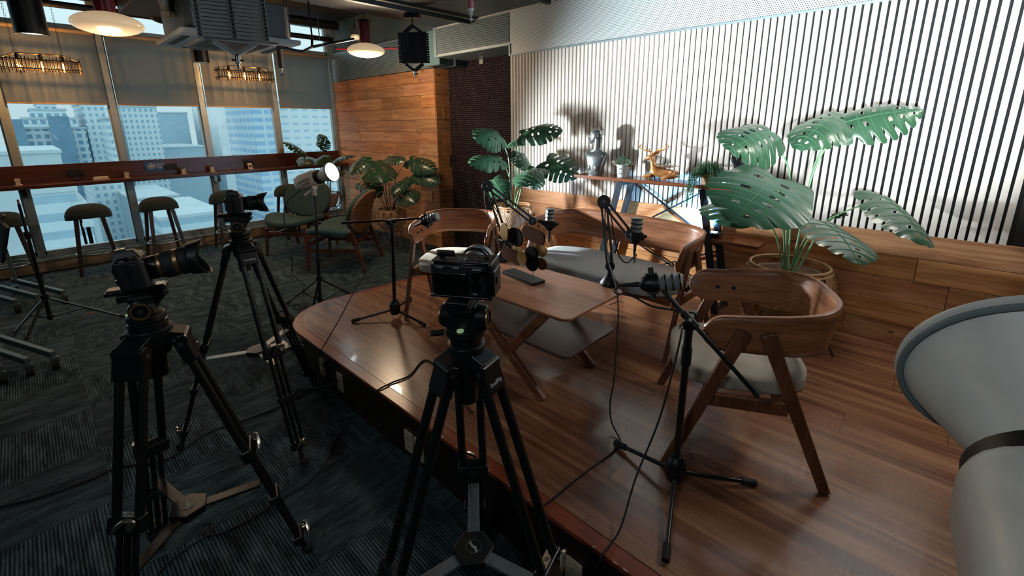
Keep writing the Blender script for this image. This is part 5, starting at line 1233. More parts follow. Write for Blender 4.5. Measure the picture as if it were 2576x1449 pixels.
# plant at the window corner in an open wire cage
cXp = (-6.72, 3.09); d0 = dep((cXp[0], cXp[1], 0.9))
plant('dark monstera in an open copper-toned wire planter at the window corner behind the green chair', cXp, 0.66, 0.13, 0.17, 0.42, 0.0, [
    ((766, 385, d0), (711, 358, d0-0.2), (-0.1, 0.7, 0.6), dict(wr=0.85, cup=0.2, side=0.9)),
    ((805, 372, d0), (820, 343, d0-0.15), (0.4, 0.3, 0.8), dict(wr=1.0, cup=0.3, side=0.2)),
    ((760, 395, d0), (785, 412, d0-0.2), (-0.2, 0.8, 0.4), dict(wr=0.8, cup=0.4, side=0.5)),
    ((820, 392, d0), (797, 415, d0-0.25), (0.0, 0.7, 0.6), dict(wr=0.9, cup=0.3, side=0.5)),
    ((842, 405, d0), (890, 395, d0-0.3), (0.0, 0.8, 0.4), dict(wr=0.6, cup=0.3, side=0.9)),
    ((835, 425, d0), (852, 445, d0-0.2), (0.2, 0.6, 0.6), dict(wr=0.9, cup=0.3, side=0.5)),
], dark=True, m=plain('copper_wire', C8(92, 58, 46), 0.5, 0.5), liner=True, n=9, wire=0.003)

# ================================================================== CONSOLE DECOR
ZT = 1.222
M_SILV = plain('polished_dark_silver', C8(140, 147, 148), 0.24, 0.8)
M_GLDP = plain('polished_gold_paint', C8(206, 146, 92), 0.26, 0.55)
M_ONYX = plain('satin_black_ceramic', C8(24, 28, 32), 0.28)
# bust: faceless head in profile turned to the left, tilted up
bx0 = PY(1497, 436, 3.33); bx0.z = ZT
t = thing('silver_bust', 'dark silver head-and-shoulders bust looking left, at the left end of the console', 'sculpture', bx0)
MBt = Matrix.Translation(bx0)
def ring(cx_, cy_, z, rx, ry, n=28, p=2.0, tilt=0.0):
    out = []
    for k in range(n):
        a = 2*math.pi*k/n; c_, s_ = math.cos(a), math.sin(a)
        out.append(MBt @ V((cx_+math.copysign(abs(c_)**(2/p), c_)*rx, cy_+math.copysign(abs(s_)**(2/p), s_)*ry, z+tilt*c_*rx)))
    return out
torso = [ring(0.0, 0, 0.0005, 0.001, 0.001), ring(0.0, 0, 0.0005, 0.062, 0.040, p=3), ring(-0.002, 0, 0.03, 0.068, 0.046, p=3), ring(0.0, 0, 0.09, 0.082, 0.050, p=2.6), ring(0.002, 0, 0.15, 0.100, 0.046, p=2.6), ring(0.002, 0, 0.182, 0.108, 0.036, p=2.4), ring(0.002, 0, 0.192, 0.104, 0.028), ring(0.008, 0, 0.200, 0.060, 0.032), ring(0.014, 0, 0.212, 0.040, 0.034), ring(0.018, 0, 0.245, 0.033, 0.031), ring(0.020, 0, 0.280, 0.034, 0.032), ring(0.016, 0, 0.310, 0.040, 0.034)]
bm = MB().grid(torso, True)
hd = [ring(-0.030, 0, 0.266, 0.001, 0.001), ring(-0.026, 0, 0.267, 0.026, 0.020, tilt=0.10), ring(-0.014, 0, 0.280, 0.046, 0.030, tilt=0.12), ring(-0.006, 0, 0.304, 0.054, 0.037, tilt=0.05), ring(-0.002, 0, 0.330, 0.056, 0.040, tilt=-0.05), ring(0.002, 0, 0.352, 0.052, 0.038, tilt=-0.12), ring(0.008, 0, 0.370, 0.038, 0.028, tilt=-0.15), ring(0.012, 0, 0.380, 0.018, 0.014, tilt=-0.15), ring(0.013, 0, 0.382, 0.001, 0.001)]
bm.grid(hd, True)
bmo = bm.build('bust_body', M_SILV, t)
fc = MB()
fc.add([MBt @ V(p) for p in ((-0.058, -0.010, 0.312), (-0.058, 0.010, 0.312), (-0.058, 0.0, 0.340), (-0.080, 0.0, 0.320), (-0.058, 0.0, 0.304))], [(0, 3, 2), (3, 1, 2), (0, 4, 3), (4, 1, 3)])
fc.build('nose', M_SILV, t, bev=0.002)
lp = MB(); lp.ball(MBt @ V((-0.064, 0, 0.296)), 0.009, 12, (1, 1.5, 0.5)).ball(MBt @ V((-0.061, 0, 0.286)), 0.009, 12, (1, 1.4, 0.5)).ball(MBt @ V((-0.052, 0, 0.270)), 0.012, 12)
lp.build('lips_and_chin', M_SILV, t)
MB().tube(smooth([MBt @ V((0.018, -0.038, 0.300)), MBt @ V((0.026, -0.041, 0.325)), MBt @ V((0.034, -0.036, 0.338)), MBt @ V((0.038, -0.034, 0.318)), MBt @ V((0.024, -0.040, 0.300))], 5), 0.004, 7).build('ear', M_SILV, t)
for s_ in (-1, 1): MB().ball(MBt @ V((s_*0.031, -0.008, 0.062)), 0.046, 24, (0.74, 0.98, 1.1)).build('chest_form', M_SILV, t)
# flower pot
p0 = PY(1566, 440, 3.33); p0.z = ZT
t = thing('flower_pot', 'small white metal flower pot with pale grey-green bushy plant and rope handles', 'potted plant', p0)
MB().lathe([(0.040, 0.0005), (0.050, 0.095), (0.053, 0.097), (0.050, 0.10), (0.047, 0.094)], 30, Matrix.Translation(p0)).build('pot', plain('white_tin', C8(206, 214, 216), 0.45), t)
for s_ in (-1, 1): MB().tube(smooth([p0+V((s_*0.050, 0, 0.085)), p0+V((s_*0.080, 0, 0.100)), p0+V((s_*0.100, 0, 0.112)), p0+V((s_*0.085, 0, 0.122)), p0+V((s_*0.052, 0, 0.097))], 4), 0.005, 7).build('rope_handle', plain('jute_rope', C8(170, 150, 130), 0.8), t)
fz = MB(); r9 = random.Random(3)
for k in range(520):
    a = r9.uniform(0, 6.283); e = r9.uniform(-0.1, 1.55); rr = r9.uniform(0.6, 1.0)
    c_ = p0+V((0.072*math.cos(a)*math.cos(e)*rr, 0.062*math.sin(a)*math.cos(e)*rr, 0.105+0.060*math.sin(e)*rr)); d = V((math.cos(a)*math.cos(e), math.sin(a)*math.cos(e), math.sin(e)+0.2))
    d = (d+V((r9.uniform(-.5, .5), r9.uniform(-.5, .5), r9.uniform(-.5, .5)))).normalized(); s2 = d.orthogonal().normalized()*0.0045
    fz.add([c_-s2, c_+d*0.011, c_+s2, c_-d*0.004], [(0, 1, 2, 3)])
fz.build('foliage', plain('frosted_foliage', C8(138, 166, 148), 0.8, vary=0.25, scale=150), t)
for i, (tx, zz, sz) in enumerate((('FLOWERS', 0.066, 0.0145), ('&', 0.047, 0.012), ('GARDEN', 0.028, 0.0145))):
    text(tx, sz, basis(p0+V((-0.004, -0.0402-zz*0.105-0.0012, zz)), V((1, 0, 0)), V((0, 0.1, 1))), M_DKTXT, t)
# golden deer, lying, head to the left
dq = PY(1660, 443, 3.32); dq.z = ZT
t = thing('golden_deer', 'golden lying deer figurine with antlers carrying a round glass dish on its back', 'figurine', dq)
Dm = Matrix.Translation(dq)
def skin(chains, nm, m, parent, sub=2):
    """one continuous skinned body from connected joints"""
    me = bpy.data.meshes.new(nm); vs = []; es = []; rs = []
    for ch, link in chains:
        base_i = None if link is None else link
        for j, (p, r_) in enumerate(ch):
            vs.append(tuple(WM[parent.name].inverted() @ (Dm @ V(p)))); rs.append(r_); i = len(vs)-1
            if j == 0:
                if base_i is not None: es.append((base_i, i))
            else: es.append((i-1, i))
    me.from_pydata(vs, es, []); o = bpy.data.objects.new(nm, me); col.objects.link(o)
    md = o.modifiers.new('skin', 'SKIN'); md.use_smooth_shade = True
    for i, r_ in enumerate(rs):
        sv = me.skin_vertices[0].data[i]; sv.radius = (r_, r_) if not isinstance(r_, tuple) else r_
    me.skin_vertices[0].data[0].use_root = True
    md2 = o.modifiers.new('sub', 'SUBSURF'); md2.levels = sub; md2.render_levels = sub
    dg = bpy.context.evaluated_depsgraph_get(); m2 = bpy.data.meshes.new_from_object(o.evaluated_get(dg)); bpy.data.objects.remove(o)
    m2.materials.clear(); m2.materials.append(m); m2.polygons.foreach_set('use_smooth', [True]*len(m2.polygons))
    o = bpy.data.objects.new(nm, m2); col.objects.link(o); o.parent = parent; WM[o.name] = WM[parent.name]; return o
skin([([((0.10, 0, 0.050), 0.046), ((0.045, 0, 0.052), 0.040), ((-0.015, 0, 0.052), 0.036), ((-0.055, 0, 0.075), 0.030), ((-0.062, 0, 0.110), 0.021), ((-0.068, 0, 0.150), 0.020), ((-0.080, 0, 0.176), 0.027), ((-0.104, -0.002, 0.166), 0.019), ((-0.128, -0.003, 0.152), 0.011)], None),
      ([((-0.060, -0.025, 0.030), 0.020), ((-0.110, -0.030, 0.028), 0.010), ((-0.128, -0.030, 0.018), 0.009), ((-0.080, -0.034, 0.010), 0.007)], 3),
      ([((-0.060, 0.025, 0.030), 0.020), ((-0.105, 0.028, 0.024), 0.010), ((-0.124, 0.028, 0.014), 0.008), ((-0.080, 0.030, 0.009), 0.007)], 3),
      ([((0.115, -0.030, 0.045), 0.030), ((0.065, -0.044, 0.028), 0.016), ((0.030, -0.046, 0.016), 0.009), ((0.075, -0.048, 0.010), 0.008)], 0),
      ([((0.115, 0.030, 0.045), 0.030), ((0.065, 0.042, 0.028), 0.016), ((0.030, 0.044, 0.016), 0.009)], 0),
      ([((0.138, 0, 0.048), 0.036)], 0)], 'deer_body', M_GLDP, t)
for s_ in (-1, 1):
    ear = MB().ball((0, 0, 0), 0.021, 12, (0.5, 0.25, 1.3), Dm @ Matrix.Translation((-0.062+s_*0.012+0.004, s_*0.020, 0.196)) @ Matrix.Rotation(R(45)*1, 4, 'Y') @ Matrix.Rotation(R(-30)*s_, 4, 'X')); ear.build('ear', M_GLDP, t)
    an = MB(); k = s_
    bpt = [Dm @ V(p) for p in ((-0.072, k*0.010, 0.186), (-0.068+k*0.02, k*0.012, 0.212), (-0.068+k*0.062, k*0.014, 0.222), (-0.068+k*0.105, k*0.012, 0.238), (-0.070+k*0.118, k*0.012, 0.262))]
    sm = smooth(bpt, 5); an.tube(sm, [0.0080*(1-0.55*i/len(sm)) for i in range(len(sm))], 7)
    for q, L_, dx in ((0.30, 0.030, 0.2), (0.45, 0.040, 0.35), (0.66, 0.038, 0.1), (0.82, 0.028, -0.3), (0.38, 0.022, -0.9)):
        b_ = sm[int(q*(len(sm)-1))]; an.tube([b_, b_+V((k*dx*L_*0.6, 0, L_*0.6)), b_+V((k*dx*L_*0.7, 0.002, L_))], [0.0048, 0.0036, 0.0012], 6)
    an.build('antler', M_GLDP, t)
MB().ball(Dm @ V((-0.086, -0.017, 0.170)), 0.0045, 10).build('eye', M_SILV, t)
dz = dq+V((0.055, 0, 0.098))
t = thing('glass_dish', 'round amber glass dish resting on the back of the golden deer', 'dish', dz)
MB().lathe([(0.001, 0.003), (0.055, 0.004), (0.086, 0.012), (0.089, 0.015), (0.085, 0.0155), (0.055, 0.008), (0.001, 0.007)], 40, Matrix.Translation(dz)).build('dish', plain('amber_glass', C8(150, 118, 84), 0.08, 0.1, 0.8, 0.5), t)
for dx in (-0.008, 0.020): MB().cyl(dz+V((dx, 0, 0.006)), dz+V((dx, 0, 0.030)), 0.006, 14).build('candle_cup', M_SILV, t)
# trailing plant
q0 = PY(1782, 462, 3.30); q0.z = ZT
t = thing('trailing_plant', 'feathery green trailing plant spilling over the console edge from a small pot', 'potted plant', q0)
MB().lathe([(0.045, 0.0005), (0.058, 0.075), (0.052, 0.075)], 24, Matrix.Translation(q0)).build('pot', plain('tan_pot', C8(150, 120, 84), 0.6), t)
fr = MB(); r9 = random.Random(12)
for k in range(150):
    a = r9.uniform(0, 6.283); out_ = r9.uniform(0.04, 0.115); up_ = r9.uniform(0.03, 0.075)
    left = k % 5 == 0
    s0 = q0+V((0.02*math.cos(a), 0.02*math.sin(a), 0.07))
    e = q0+V((out_*math.cos(a), 0.7*out_*math.sin(a), 0.06+up_*r9.random()))
    pts = [s0, s0+(e-s0)*0.5+V((0, 0, up_*0.9)), e]
    if left:
        xx = q0.x-r9.uniform(0.05, 0.11); pts = [s0, V((xx+0.02, 3.22, ZT+0.075)), V((xx, 3.195-r9.uniform(0, .02), ZT-0.01)), V((xx-0.01+r9.uniform(-.02, .02), 3.19, ZT-r9.uniform(0.04, 0.19)))]
    else: pts.append(e+V((0.018*math.cos(a), 0.012*math.sin(a), -r9.uniform(0.02, 0.05))))
    sm = smooth(pts, 6); fr.tube(sm, 0.0009, 4)
    for i in range(1, len(sm)-1):
        tn = (sm[i+1]-sm[i-1]).normalized(); o_ = tn.orthogonal().normalized()
        for s_ in (-1, 1):
            ang_ = r9.uniform(0, 6.28); d = (Matrix.Rotation(ang_, 3, tn) @ o_*s_*0.7+tn*0.6).normalized(); w_ = d.cross(tn).normalized()*0.0016; L_ = r9.uniform(0.011, 0.019)
            fr.add([sm[i]-w_, sm[i]+d*L_*0.5-w_*1.3, sm[i]+d*L_, sm[i]+d*L_*0.5+w_*1.3], [(0, 1, 2, 3)])
fr.build('fronds', plain('fern_green', C8(66, 112, 78), 0.6, vary=0.35, scale=60), t)
# black sculpture: cupped hand-like leaves holding a ball
h0 = PY(1862, 452, 3.32); h0.z = ZT
t = thing('black_sculpture', 'black flame-shaped abstract sculpture with a round disc head on a square plinth', 'sculpture', h0)
MB().box(h0+V((0, 0, 0.0325)), (0.115, 0.085, 0.064)).build('plinth', M_ONYX, t, bev=0.003)
HM = Matrix.Translation(h0)
Dm = HM
skin([([((0.0, 0, 0.060), 0.030), ((0.005, 0, 0.095), 0.022), ((-0.010, 0, 0.125), 0.026), ((-0.040, 0, 0.160), 0.026), ((-0.062, 0, 0.200), 0.024), ((-0.058, -0.004, 0.240), 0.014), ((-0.040, -0.01, 0.262), 0.006)], None),
      ([((0.030, 0, 0.125), 0.020), ((0.070, 0, 0.150), 0.016), ((0.098, 0, 0.190), 0.014), ((0.110, 0, 0.222), 0.010), ((0.140, 0, 0.238), 0.003)], 2),
      ([((0.050, 0, 0.110), 0.014), ((0.085, -0.005, 0.092), 0.012), ((0.098, -0.005, 0.086), 0.006)], 2),
      ([((-0.02, 0.02, 0.20), 0.012), ((0.0, 0.02, 0.25), 0.014), ((0.012, 0.015, 0.30), 0.016)], 2)], 'figure', M_ONYX, t)
MB().ball((0, 0, 0), 0.062, 28, (1, 0.45, 1.0), HM @ Matrix.Translation((0.010, 0.0, 0.352)) @ Matrix.Rotation(R(8), 4, 'Y')).build('disc_head', M_ONYX, t)

# yellow stepladder at the right edge
M_YEL = plain('yellow_ladder_paint', C8(196, 140, 24), 0.45)
t = thing('stepladder', 'yellow folding stepladder leaning at the far right edge beside the slatted wall', 'ladder', (0.62, 3.35, ZP))
for dx, nm in ((0.0, 'rail'), (0.42, 'rail')):
    MB().bar((0.42+dx, 3.22, ZP), (0.47+dx, 3.40, 1.62), 0.055, 0.022, (0, 1, 0)).build(nm, M_YEL, t, bev=0.002)
    MB().bar((0.46+dx, 3.46, ZP), (0.47+dx, 3.41, 1.60), 0.030, 0.018, (0, 1, 0)).build(nm, M_WALNUT, t, bev=0.002)
for k in range(4): MB().bar((0.43+0.008*k, 3.255+0.035*k, 0.58+k*0.27), (0.87+0.008*k, 3.255+0.035*k, 0.58+k*0.27), 0.07, 0.02).build('step', M_YEL, t, bev=0.002)

# ================================================================== CEILING EQUIPMENT
M_DUCT = plain('dark_duct_metal', C8(50, 56, 60), 0.5, 0.5)
M_ACP = plain('grey_painted_panel', C8(150, 158, 160), 0.5)
M_ACB = plain('ac_casing_grey', C8(62, 72, 78), 0.5)
acx, acy = -4.82, 1.44
t = thing('ceiling_air_conditioner', 'grey square cassette air conditioner hung below the black ceiling', 'air conditioner', (acx, acy, 2.36))
AM = Matrix.Translation((acx, acy, 0)) @ Matrix.Rotation(R(0), 4, 'Z')
MB().prism(rrect(0.94, 0.90, 0.02, 3), 2.350, 2.385, AM).build('panel', M_ACP, t, bev=0.006)
MB().prism(rrect(0.62, 0.56, 0.02, 3), 2.342, 2.352, AM).build('intake_frame', M_ACP, t, bev=0.003)
g = MB()
for k in range(26): g.bx(-0.27, 0.27, -0.245+k*0.0196, -0.239+k*0.0196, 2.338, 2.343, AM)
g.build('intake_grille', M_DUCT, t)
for a in range(4): MB().bx(-0.27, 0.27, 0.355, 0.405, 2.346, 2.351, AM @ Matrix.Rotation(R(90*a), 4, 'Z') @ Matrix.Diagonal((1, 1.0, 1, 1))).build('air_slot', M_DARK, t)
bd = MB().prism(rrect(0.84, 0.80, 0.08, 3), 2.385, 2.66, AM).build('casing', M_ACB, t, bev=0.004)
MB().bx(0.4205, 0.424, 0.10, 0.30, 2.46, 2.60, AM).build('access_plate', M_ACB, bd, bev=0.002)
for sx_ in (-1, 1):
    for sy_ in (-1, 1): MB().cyl(AM @ V((sx_*0.46, sy_*0.36, 2.40)), AM @ V((sx_*0.46, sy_*0.36, 3.22)), 0.006, 8).build('hanger_rod', M_STEEL, t)
# pantographs
def pantograph(label, p, s_, w_, n, zc_, yaw, lighter=False):
    t = thing('pantograph_hanger', label, 'pantograph hanger', p, 0, 'folded pantograph light hangers')
    M = Matrix.Translation(p) @ Matrix.Rotation(yaw, 4, 'Z'); m = plain('pantograph_grey' if lighter else 'pantograph_dark', C8(150, 158, 160) if lighter else C8(40, 46, 52), 0.4, 0.6)
    h = s_/n
    for side in (-1, 1):
        b = MB()
        for k in range(n):
            z = k*h
            b.bx(-w_/2, w_/2, side*0.035-0.003, side*0.035+0.003, z, z+h*0.86, M)
        o = b.build('scissor_bars', m, t, bev=0.001)
        for k in range(n):
            for xx in (-w_/2+0.012, 0, w_/2-0.012): MB().cyl(M @ V((xx, side*0.038, k*h+h*0.45)), M @ V((xx, side*0.050, k*h+h*0.45)), 0.0065, 8).build('pivot_bolt', M_BLACK, o)
    for zz, d in ((-0.012, -1), (s_+0.0, 1)):
        MB().bar(M @ V((-w_*0.3, 0, zz)), M @ V((0, 0, zz+d*0.06)), 0.05, 0.02).bar(M @ V((w_*0.3, 0, zz)), M @ V((0, 0, zz+d*0.06)), 0.05, 0.02).build('end_link', m, t)
    MB().cyl(M @ V((0, 0, -0.07)), M @ V((0, 0, -0.115)), 0.014, 12).cyl(M @ V((-0.028, 0, -0.10)), M @ V((0.028, 0, -0.10)), 0.005, 8).cyl(M @ V((0, 0, -0.11)), M @ V((0, 0, -0.14)), 0.007, 10).build('spigot', M_STEEL, t)
    MB().cyl(M @ V((0, 0, s_+0.05)), V((p[0], p[1], zc_-0.02)), 0.006, 8).bx(-0.07, 0.07, -0.03, 0.03, zc_-p[2]-0.04, zc_-p[2], M).build('trolley', M_BLACK, t)
p1 = PD(590, 100, 2.35); pantograph('light grey folded pantograph hanger in front of the air conditioner, upper left', p1, 0.24, 0.32, 13, 2.72, math.atan2(RT.y, RT.x)+R(33), True)
p2 = PD(1043, 158, 4.35); pantograph('dark folded pantograph hanger under the soffit edge, right of the lit saucer pendant', p2, 0.27, 0.28, 12, 2.66, math.atan2(RT.y, RT.x)+R(-8))
for k, (x_, z_) in enumerate(((p2.x, 2.685), (p1.x, 2.70))):
    tag(MB().bx(x_-0.022, x_+0.022, -3.9, 3.45, z_-0.022, z_+0.018).build('ceiling_rail', M_DUCT), ('dark ceiling rail along the soffit edge carrying the far pantograph', 'dark ceiling rail above the near grey pantograph')[k], 'rail')
# saucer pendants
M_RED = plain('oxblood_enamel', C8(96, 22, 28), 0.3)
def sauce_mat():
    k = N('warm_frosted_glass'); k.set(C8(222, 200, 156), 0.25, 0, 0.5, 0.3, emit=(1.0, 0.70, 0.42, 1), es=0.34); return k.m
M_SAUC = sauce_mat(); M_BULB = glow('lit_bulb', (1.0, 0.78, 0.48, 1), 9)
def pendant(label, p, r_, L_, power):
    t = thing('saucer_pendant', label, 'pendant lamp', p, 0, 'saucer pendants with red stems')
    T = Matrix.Translation(p)
    MB().lathe([(r_*math.cos(R(a))**1.15, r_*0.40*math.sin(R(a))*(1.0 if a > 0 else 0.88)) for a in range(78, -91, -6)], 48, T).build('glass_saucer', M_SAUC, t)
    MB().lathe([(r_*0.30, r_*0.36), (r_*0.30, r_*0.36+L_), (r_*0.26, r_*0.36+L_)], 32, T).build('stem', M_RED, t)
    MB().lathe([(r_*0.34, r_*0.36+L_), (r_*0.37, r_*0.38+L_), (r_*0.30, r_*0.46+L_), (r_*0.12, r_*0.50+L_)], 28, T).build('canopy', M_BLACK, t)
    MB().cyl(V(p)+V((0, 0, r_*0.5+L_)), V((p[0], p[1], 3.21)), 0.004, 8).build('cord', M_BLACK, t)
    MB().ball(V(p)+V((0, 0, -r_*0.355)), 0.010, 12, (1, 1, 0.5)).build('finial', M_BRASS, t)
    o = lamp('pendant_light', 'POINT', V(p)-V((0, 0, r_*0.36+0.10)), power, (1.0, 0.74, 0.50), shadow_soft_size=0.10); o.visible_glossy = True
P1 = PD(272, 62, 3.05); P2 = PD(921, 128, 4.75)
pendant('large lit saucer pendant on a dark red stem at the upper left', P1, 0.195, 0.30, 4)
pendant('lit saucer pendant on a red stem below the soffit, near the pine wall', P2, 0.19, 0.21, 34)
# cylinder downlights
def spot(label, p, r_, L_, power):
    t = thing('cylinder_downlight', label, 'downlight', p, 0, 'black cylinder downlights')
    MB().lathe([(r_, 0), (r_, L_), (r_*0.6, L_+0.01), (0.001, L_+0.01)], 28, Matrix.Translation(p), False).lathe([(r_, 0), (r_*0.93, 0.0), (r_*0.9, 0.03)], 28, Matrix.Translation(p), False).build('housing', M_BLACK, t)
    MB().lathe([(0.001, 0.02), (r_*0.9, 0.018)], 24, Matrix.Translation(p), False).build('lens', M_BULB, t)
    MB().cyl(V(p)+V((0, 0, L_)), V((p[0], p[1], 3.21)), 0.012, 10).build('hanger', M_BLACK, t)
    lamp('downlight', 'SPOT', V(p)-V((0, 0, 0.01)), power, (1.0, 0.66, 0.36), V(p)-V((0, 0, 2)), spot_size=R(95), spot_blend=0.6, shadow_soft_size=0.05)
spot('black cylinder downlight at the far upper left, beside the red pendant', PD(82, 88, 3.6), 0.10, 0.28, 4)
spot('small black cylinder downlight below the air conditioner', PD(507, 158, 4.9), 0.078, 0.15, 6)
# rod chandeliers
M_ROD = plain('bronze_black_rods', C8(34, 26, 20), 0.4, 0.5)
M_FIL = glow('filament_glow', (1.0, 0.55, 0.20, 1), 22)
def bulbglass():
    k = N('amber_bulb_glass'); k.t.nodes.remove(k.b); tr = k.n('BsdfTransparent'); tr.inputs[0].default_value = (1, 0.82, 0.55, 1); gl = k.n('BsdfGlossy'); gl.inputs['Roughness'].default_value = 0.05
    mx = k.n('MixShader'); mx.inputs[0].default_value = 0.08; k.l(tr.outputs[0], mx.inputs[1]); k.l(gl.outputs[0], mx.inputs[2]); k.l(mx.outputs[0], k.out.inputs[0]); return k.m
M_BG = bulbglass()
def chandelier(label, xc, y0, y1, z0, zlow, chy, power):
    t = thing('rod_chandelier', label, 'chandelier', (xc, (y0+y1)/2, z0), 0, 'rectangular rod chandeliers by the windows')
    hw = 0.10; r9 = random.Random(int(y0*100)+5)
    fr = MB()
    for z in (z0, z0+0.085):
        for sx_ in (-1, 1): fr.tube([(xc+sx_*hw, y0, z), (xc+sx_*hw, y1, z)], 0.005, 6)
        for y in (y0, y1): fr.tube([(xc-hw, y, z), (xc+hw, y, z)], 0.005, 6)
    fr.build('frame', M_ROD, t)
    n = 23
    for sx_ in (-1, 1):
        for k in range(n+1):
            y = y0+(y1-y0)*k/n; a = z0-r9.uniform(0.02, 0.055); b = z0+0.085+r9.uniform(0.0, 0.04)
            MB().cyl((xc+sx_*(hw+0.004), y, a), (xc+sx_*(hw+0.004), y, b), 0.0042, 6).build('rod', M_ROD, t)
    for y in (y0, y1):
        for k in (-1, 0, 1): MB().cyl((xc+k*0.05, y, z0-0.04), (xc+k*0.05, y, z0+0.12), 0.0042, 6).build('rod', M_ROD, t)
    tp = MB()
    for sx_ in (-1, 1): tp.tube([(xc+sx_*hw, y0, z0+0.085), (xc+sx_*0.02, y0+0.12, z0+0.15), (xc+sx_*0.02, y1-0.12, z0+0.15), (xc+sx_*hw, y1, z0+0.085)], 0.005, 6)
    tp.build('top_frame', M_ROD, t)
    for y in chy:
        ch = MB(); z = z0+0.15
        k = 0
        while z < 3.15:
            o1 = (0.008, 0) if k % 2 else (0, 0.008)
            ch.tube([(xc+o1[0]*math.cos(R(a)), y+o1[1]*math.cos(R(a)), z+0.018*(1+math.sin(R(a)))) for a in range(0, 360, 60)], 0.0016, 4, True); z += 0.028; k += 1
        o = ch.build('chain', M_ROD, t)
    for k in range(3):
        y = y0+(y1-y0)*(0.22+0.28*k)
        MB().cyl((xc, y, z0+0.085), (xc, y, z0+0.15), 0.017, 12).build('bulb_socket', M_BLACK, t)
        bl = MB().lathe([(0.012, 0.088), (0.020, 0.06), (0.027, 0.03), (0.024, -0.005), (0.012, -0.022), (0.001, -0.026)], 18, Matrix.Translation((xc, y, z0)), False).build('bulb', M_BG, t)
        MB().tube([(xc-0.006, y, z0+0.07), (xc-0.008, y, z0+0.0), (xc, y+0.006, z0+0.02), (xc+0.002, y-0.006, z0+0.055), (xc+0.008, y, z0+0.0), (xc+0.006, y, z0+0.07)], 0.0035, 6).build('filament', M_FIL, bl)
        lamp('bulb_light', 'POINT', (xc, y, z0+0.03), power, (1.0, 0.55, 0.22), shadow_soft_size=0.012)
a = PX(2, 165, -7.0); b = PX(208, 172, -7.0)
chandelier('glowing rod chandelier with three bulbs at the upper left, against the first blinds', -7.0, a.y, b.y-0.02, 2.235, 0, (PX(35, 130, -7.0).y, PX(155, 135, -7.0).y), 15.0)
a = PX(546, 185, -7.0); b = PX(679, 185, -7.0)
chandelier('smaller-looking glowing rod chandelier with three bulbs below the air conditioner', -7.0, a.y, b.y, 2.265, 0, (PX(572, 165, -7.0).y, PX(640, 175, -7.0).y), 15.0)
# pipes, hoses, sprinklers, detectors
tag(MB().tube(smooth([(-6.9, -2.5, 3.0), (-6.9, 0.0, 3.0), (-6.9, 1.1, 2.98), (-6.85, 1.35, 2.86), (-6.8, 1.55, 2.86), (-6.7, 1.75, 2.95), (-6.5, 2.0, 3.05)], 8), 0.05, 12).build('flexible_duct', M_BLACK), 'black flexible duct sagging in front of the high window strip', 'duct')
tag(MB().tube([(-7.2, -3.9, 2.93), (-7.2, 3.6, 2.93)], 0.035, 10).build('ceiling_pipe', M_BLACK), 'straight black pipe crossing the high window strip along the window wall', 'pipe')
tag(MB().tube([(-7.0, -3.9, 3.10), (-7.0, 3.6, 3.10)], 0.06, 10).build('ceiling_pipe', M_BLACK), 'thicker black pipe just under the ceiling along the window wall', 'pipe')
M_HOSE = plain('grey_ribbed_hose', C8(128, 128, 118), 0.7, vary=0.1)
for k, dy in enumerate((0.0, 0.09)):
    pts = [PD(405, -30, 3.4), PD(412, 0+k*10, 3.5), PD(440, 22+k*12, 3.8), PD(470, 26+k*12, 4.0), V((-4.70, 0.985, 2.60-0.07*k)), V((-4.70, 1.025, 2.60-0.07*k))]
    sm = smooth(pts, 12); tag(MB().tube(sm, [0.030+0.003*(i % 2) for i in range(len(sm))], 12).build('insulated_hose', M_HOSE), ('upper of two pale ribbed hoses bending into the air conditioner', 'lower of two pale ribbed hoses bending into the air conditioner')[k], 'hose')
s1 = PD(707, 172, 3.85)
t = thing('sprinkler', 'black sprinkler drop with a small metal head right of the air conditioner', 'sprinkler', s1)
a_ = V((s1.x, s1.y, s1.z+0.17)); b_ = PD(825, 118, 4.9); 
MB().tube([s1, a_], 0.020, 10).tube([a_, PD(760, 130, 4.0), PD(785, 118, 4.1), V((PD(785, 95, 4.1)))], 0.012, 10).tube([PD(785, 118, 4.1), PD(890, 98, 4.4)], 0.012, 8).tube([PD(785, 95, 4.1), V((PD(785, 95, 4.1).x, PD(785, 95, 4.1).y, 2.72 if PD(785, 95, 4.1).x > -4.42 else 3.22))], 0.008, 8).build('pipe', M_BLACK, t)
MB().lathe([(0.012, 0), (0.010, -0.02), (0.003, -0.045), (0.028, -0.048), (0.002, -0.06)], 14, Matrix.Translation(s1)).build('sprinkler_head', M_CHROME, t)
s2_ = PD(1184, 22, 3.6)
t = thing('sprinkler', 'sprinkler hanging from a pinkish red pipe at the top centre', 'sprinkler', s2_)
M_PINK = plain('faded_red_pipe', C8(176, 104, 108), 0.5)
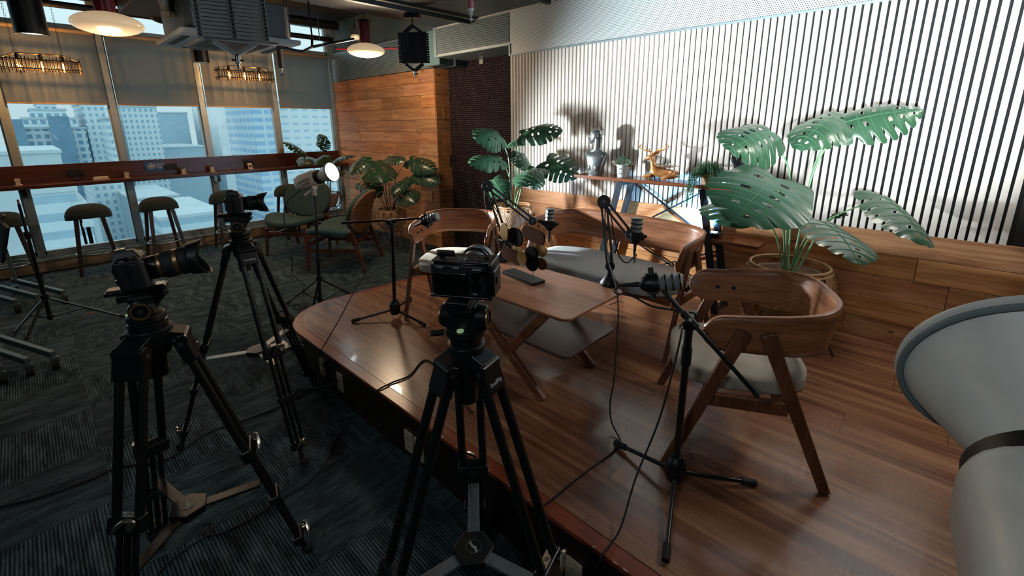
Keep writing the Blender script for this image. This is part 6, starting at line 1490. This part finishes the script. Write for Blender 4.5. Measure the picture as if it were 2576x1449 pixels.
MB().cyl(s2_, V((s2_.x, s2_.y, 2.72)), 0.020, 14).cyl(s2_, s2_+V((0, 0, 0.05)), 0.026, 14).build('pipe', M_PINK, t)
MB().lathe([(0.026, 0), (0.026, -0.012), (0.010, -0.014), (0.008, -0.03), (0.003, -0.06), (0.018, -0.075), (0.020, -0.078), (0.001, -0.082)], 16, Matrix.Translation(s2_)).tube([s2_+V((-0.016, 0, -0.012)), s2_+V((-0.020, 0, -0.04)), s2_+V((0, 0, -0.075)), s2_+V((0.020, 0, -0.04)), s2_+V((0.016, 0, -0.012))], 0.003, 6).build('sprinkler_head', M_WHITE, t)
tag(MB().tube([PD(845, 122, 4.9), PD(878, 124, 4.9), PD(1000, 121, 4.95)], 0.010, 8).build('red_pipe', M_RED), 'thin dark red pipe running behind the saucer pendant stem', 'pipe')
t = thing('smoke_detector', 'cream smoke detector behind the red pendant stem', 'smoke detector', PD(893, 85, 5.2))
MB().lathe([(0.05, 0.0), (0.055, -0.02), (0.040, -0.05), (0.001, -0.055)], 20, Matrix.Translation(PD(893, 88, 5.2))).build('detector', M_POT, t)
q5 = PD(893, 86, 5.2); MB().lathe([(0.055, 0.0), (0.055, 0.05), (0.03, 0.055)], 16, Matrix.Translation(q5)).cyl(q5+V((0, 0, 0.05)), V((q5.x, q5.y, 3.22)), 0.010, 8).build('mount_box', M_DUCT, t)
for k, (px, py, d_) in enumerate(((720, 0, 5.0), (800, 0, 5.2))):
    p = PD(px, 60, d_); tag(MB().cyl((p.x, p.y, 2.6), (p.x, p.y, 3.22), 0.006, 6).build('threaded_rod', M_DUCT), ('thin dark threaded rod directly right of the air conditioner casing', 'thin dark threaded rod left of the red pendant stem')[k], 'rod', 'threaded rods under the ceiling')
tag(MB().bx(-6.9, -5.45, 1.0, 1.5, 2.86, 3.10).build('air_duct', M_DUCT, bev=0.01), 'dark rectangular air duct above the chandeliers behind the air conditioner', 'duct')
tag(MB().bx(-7.4, -5.6, -0.45, -0.05, 2.80, 3.05).build('air_duct', M_DUCT, bev=0.01), 'dark rectangular air duct at the far upper left corner', 'duct')
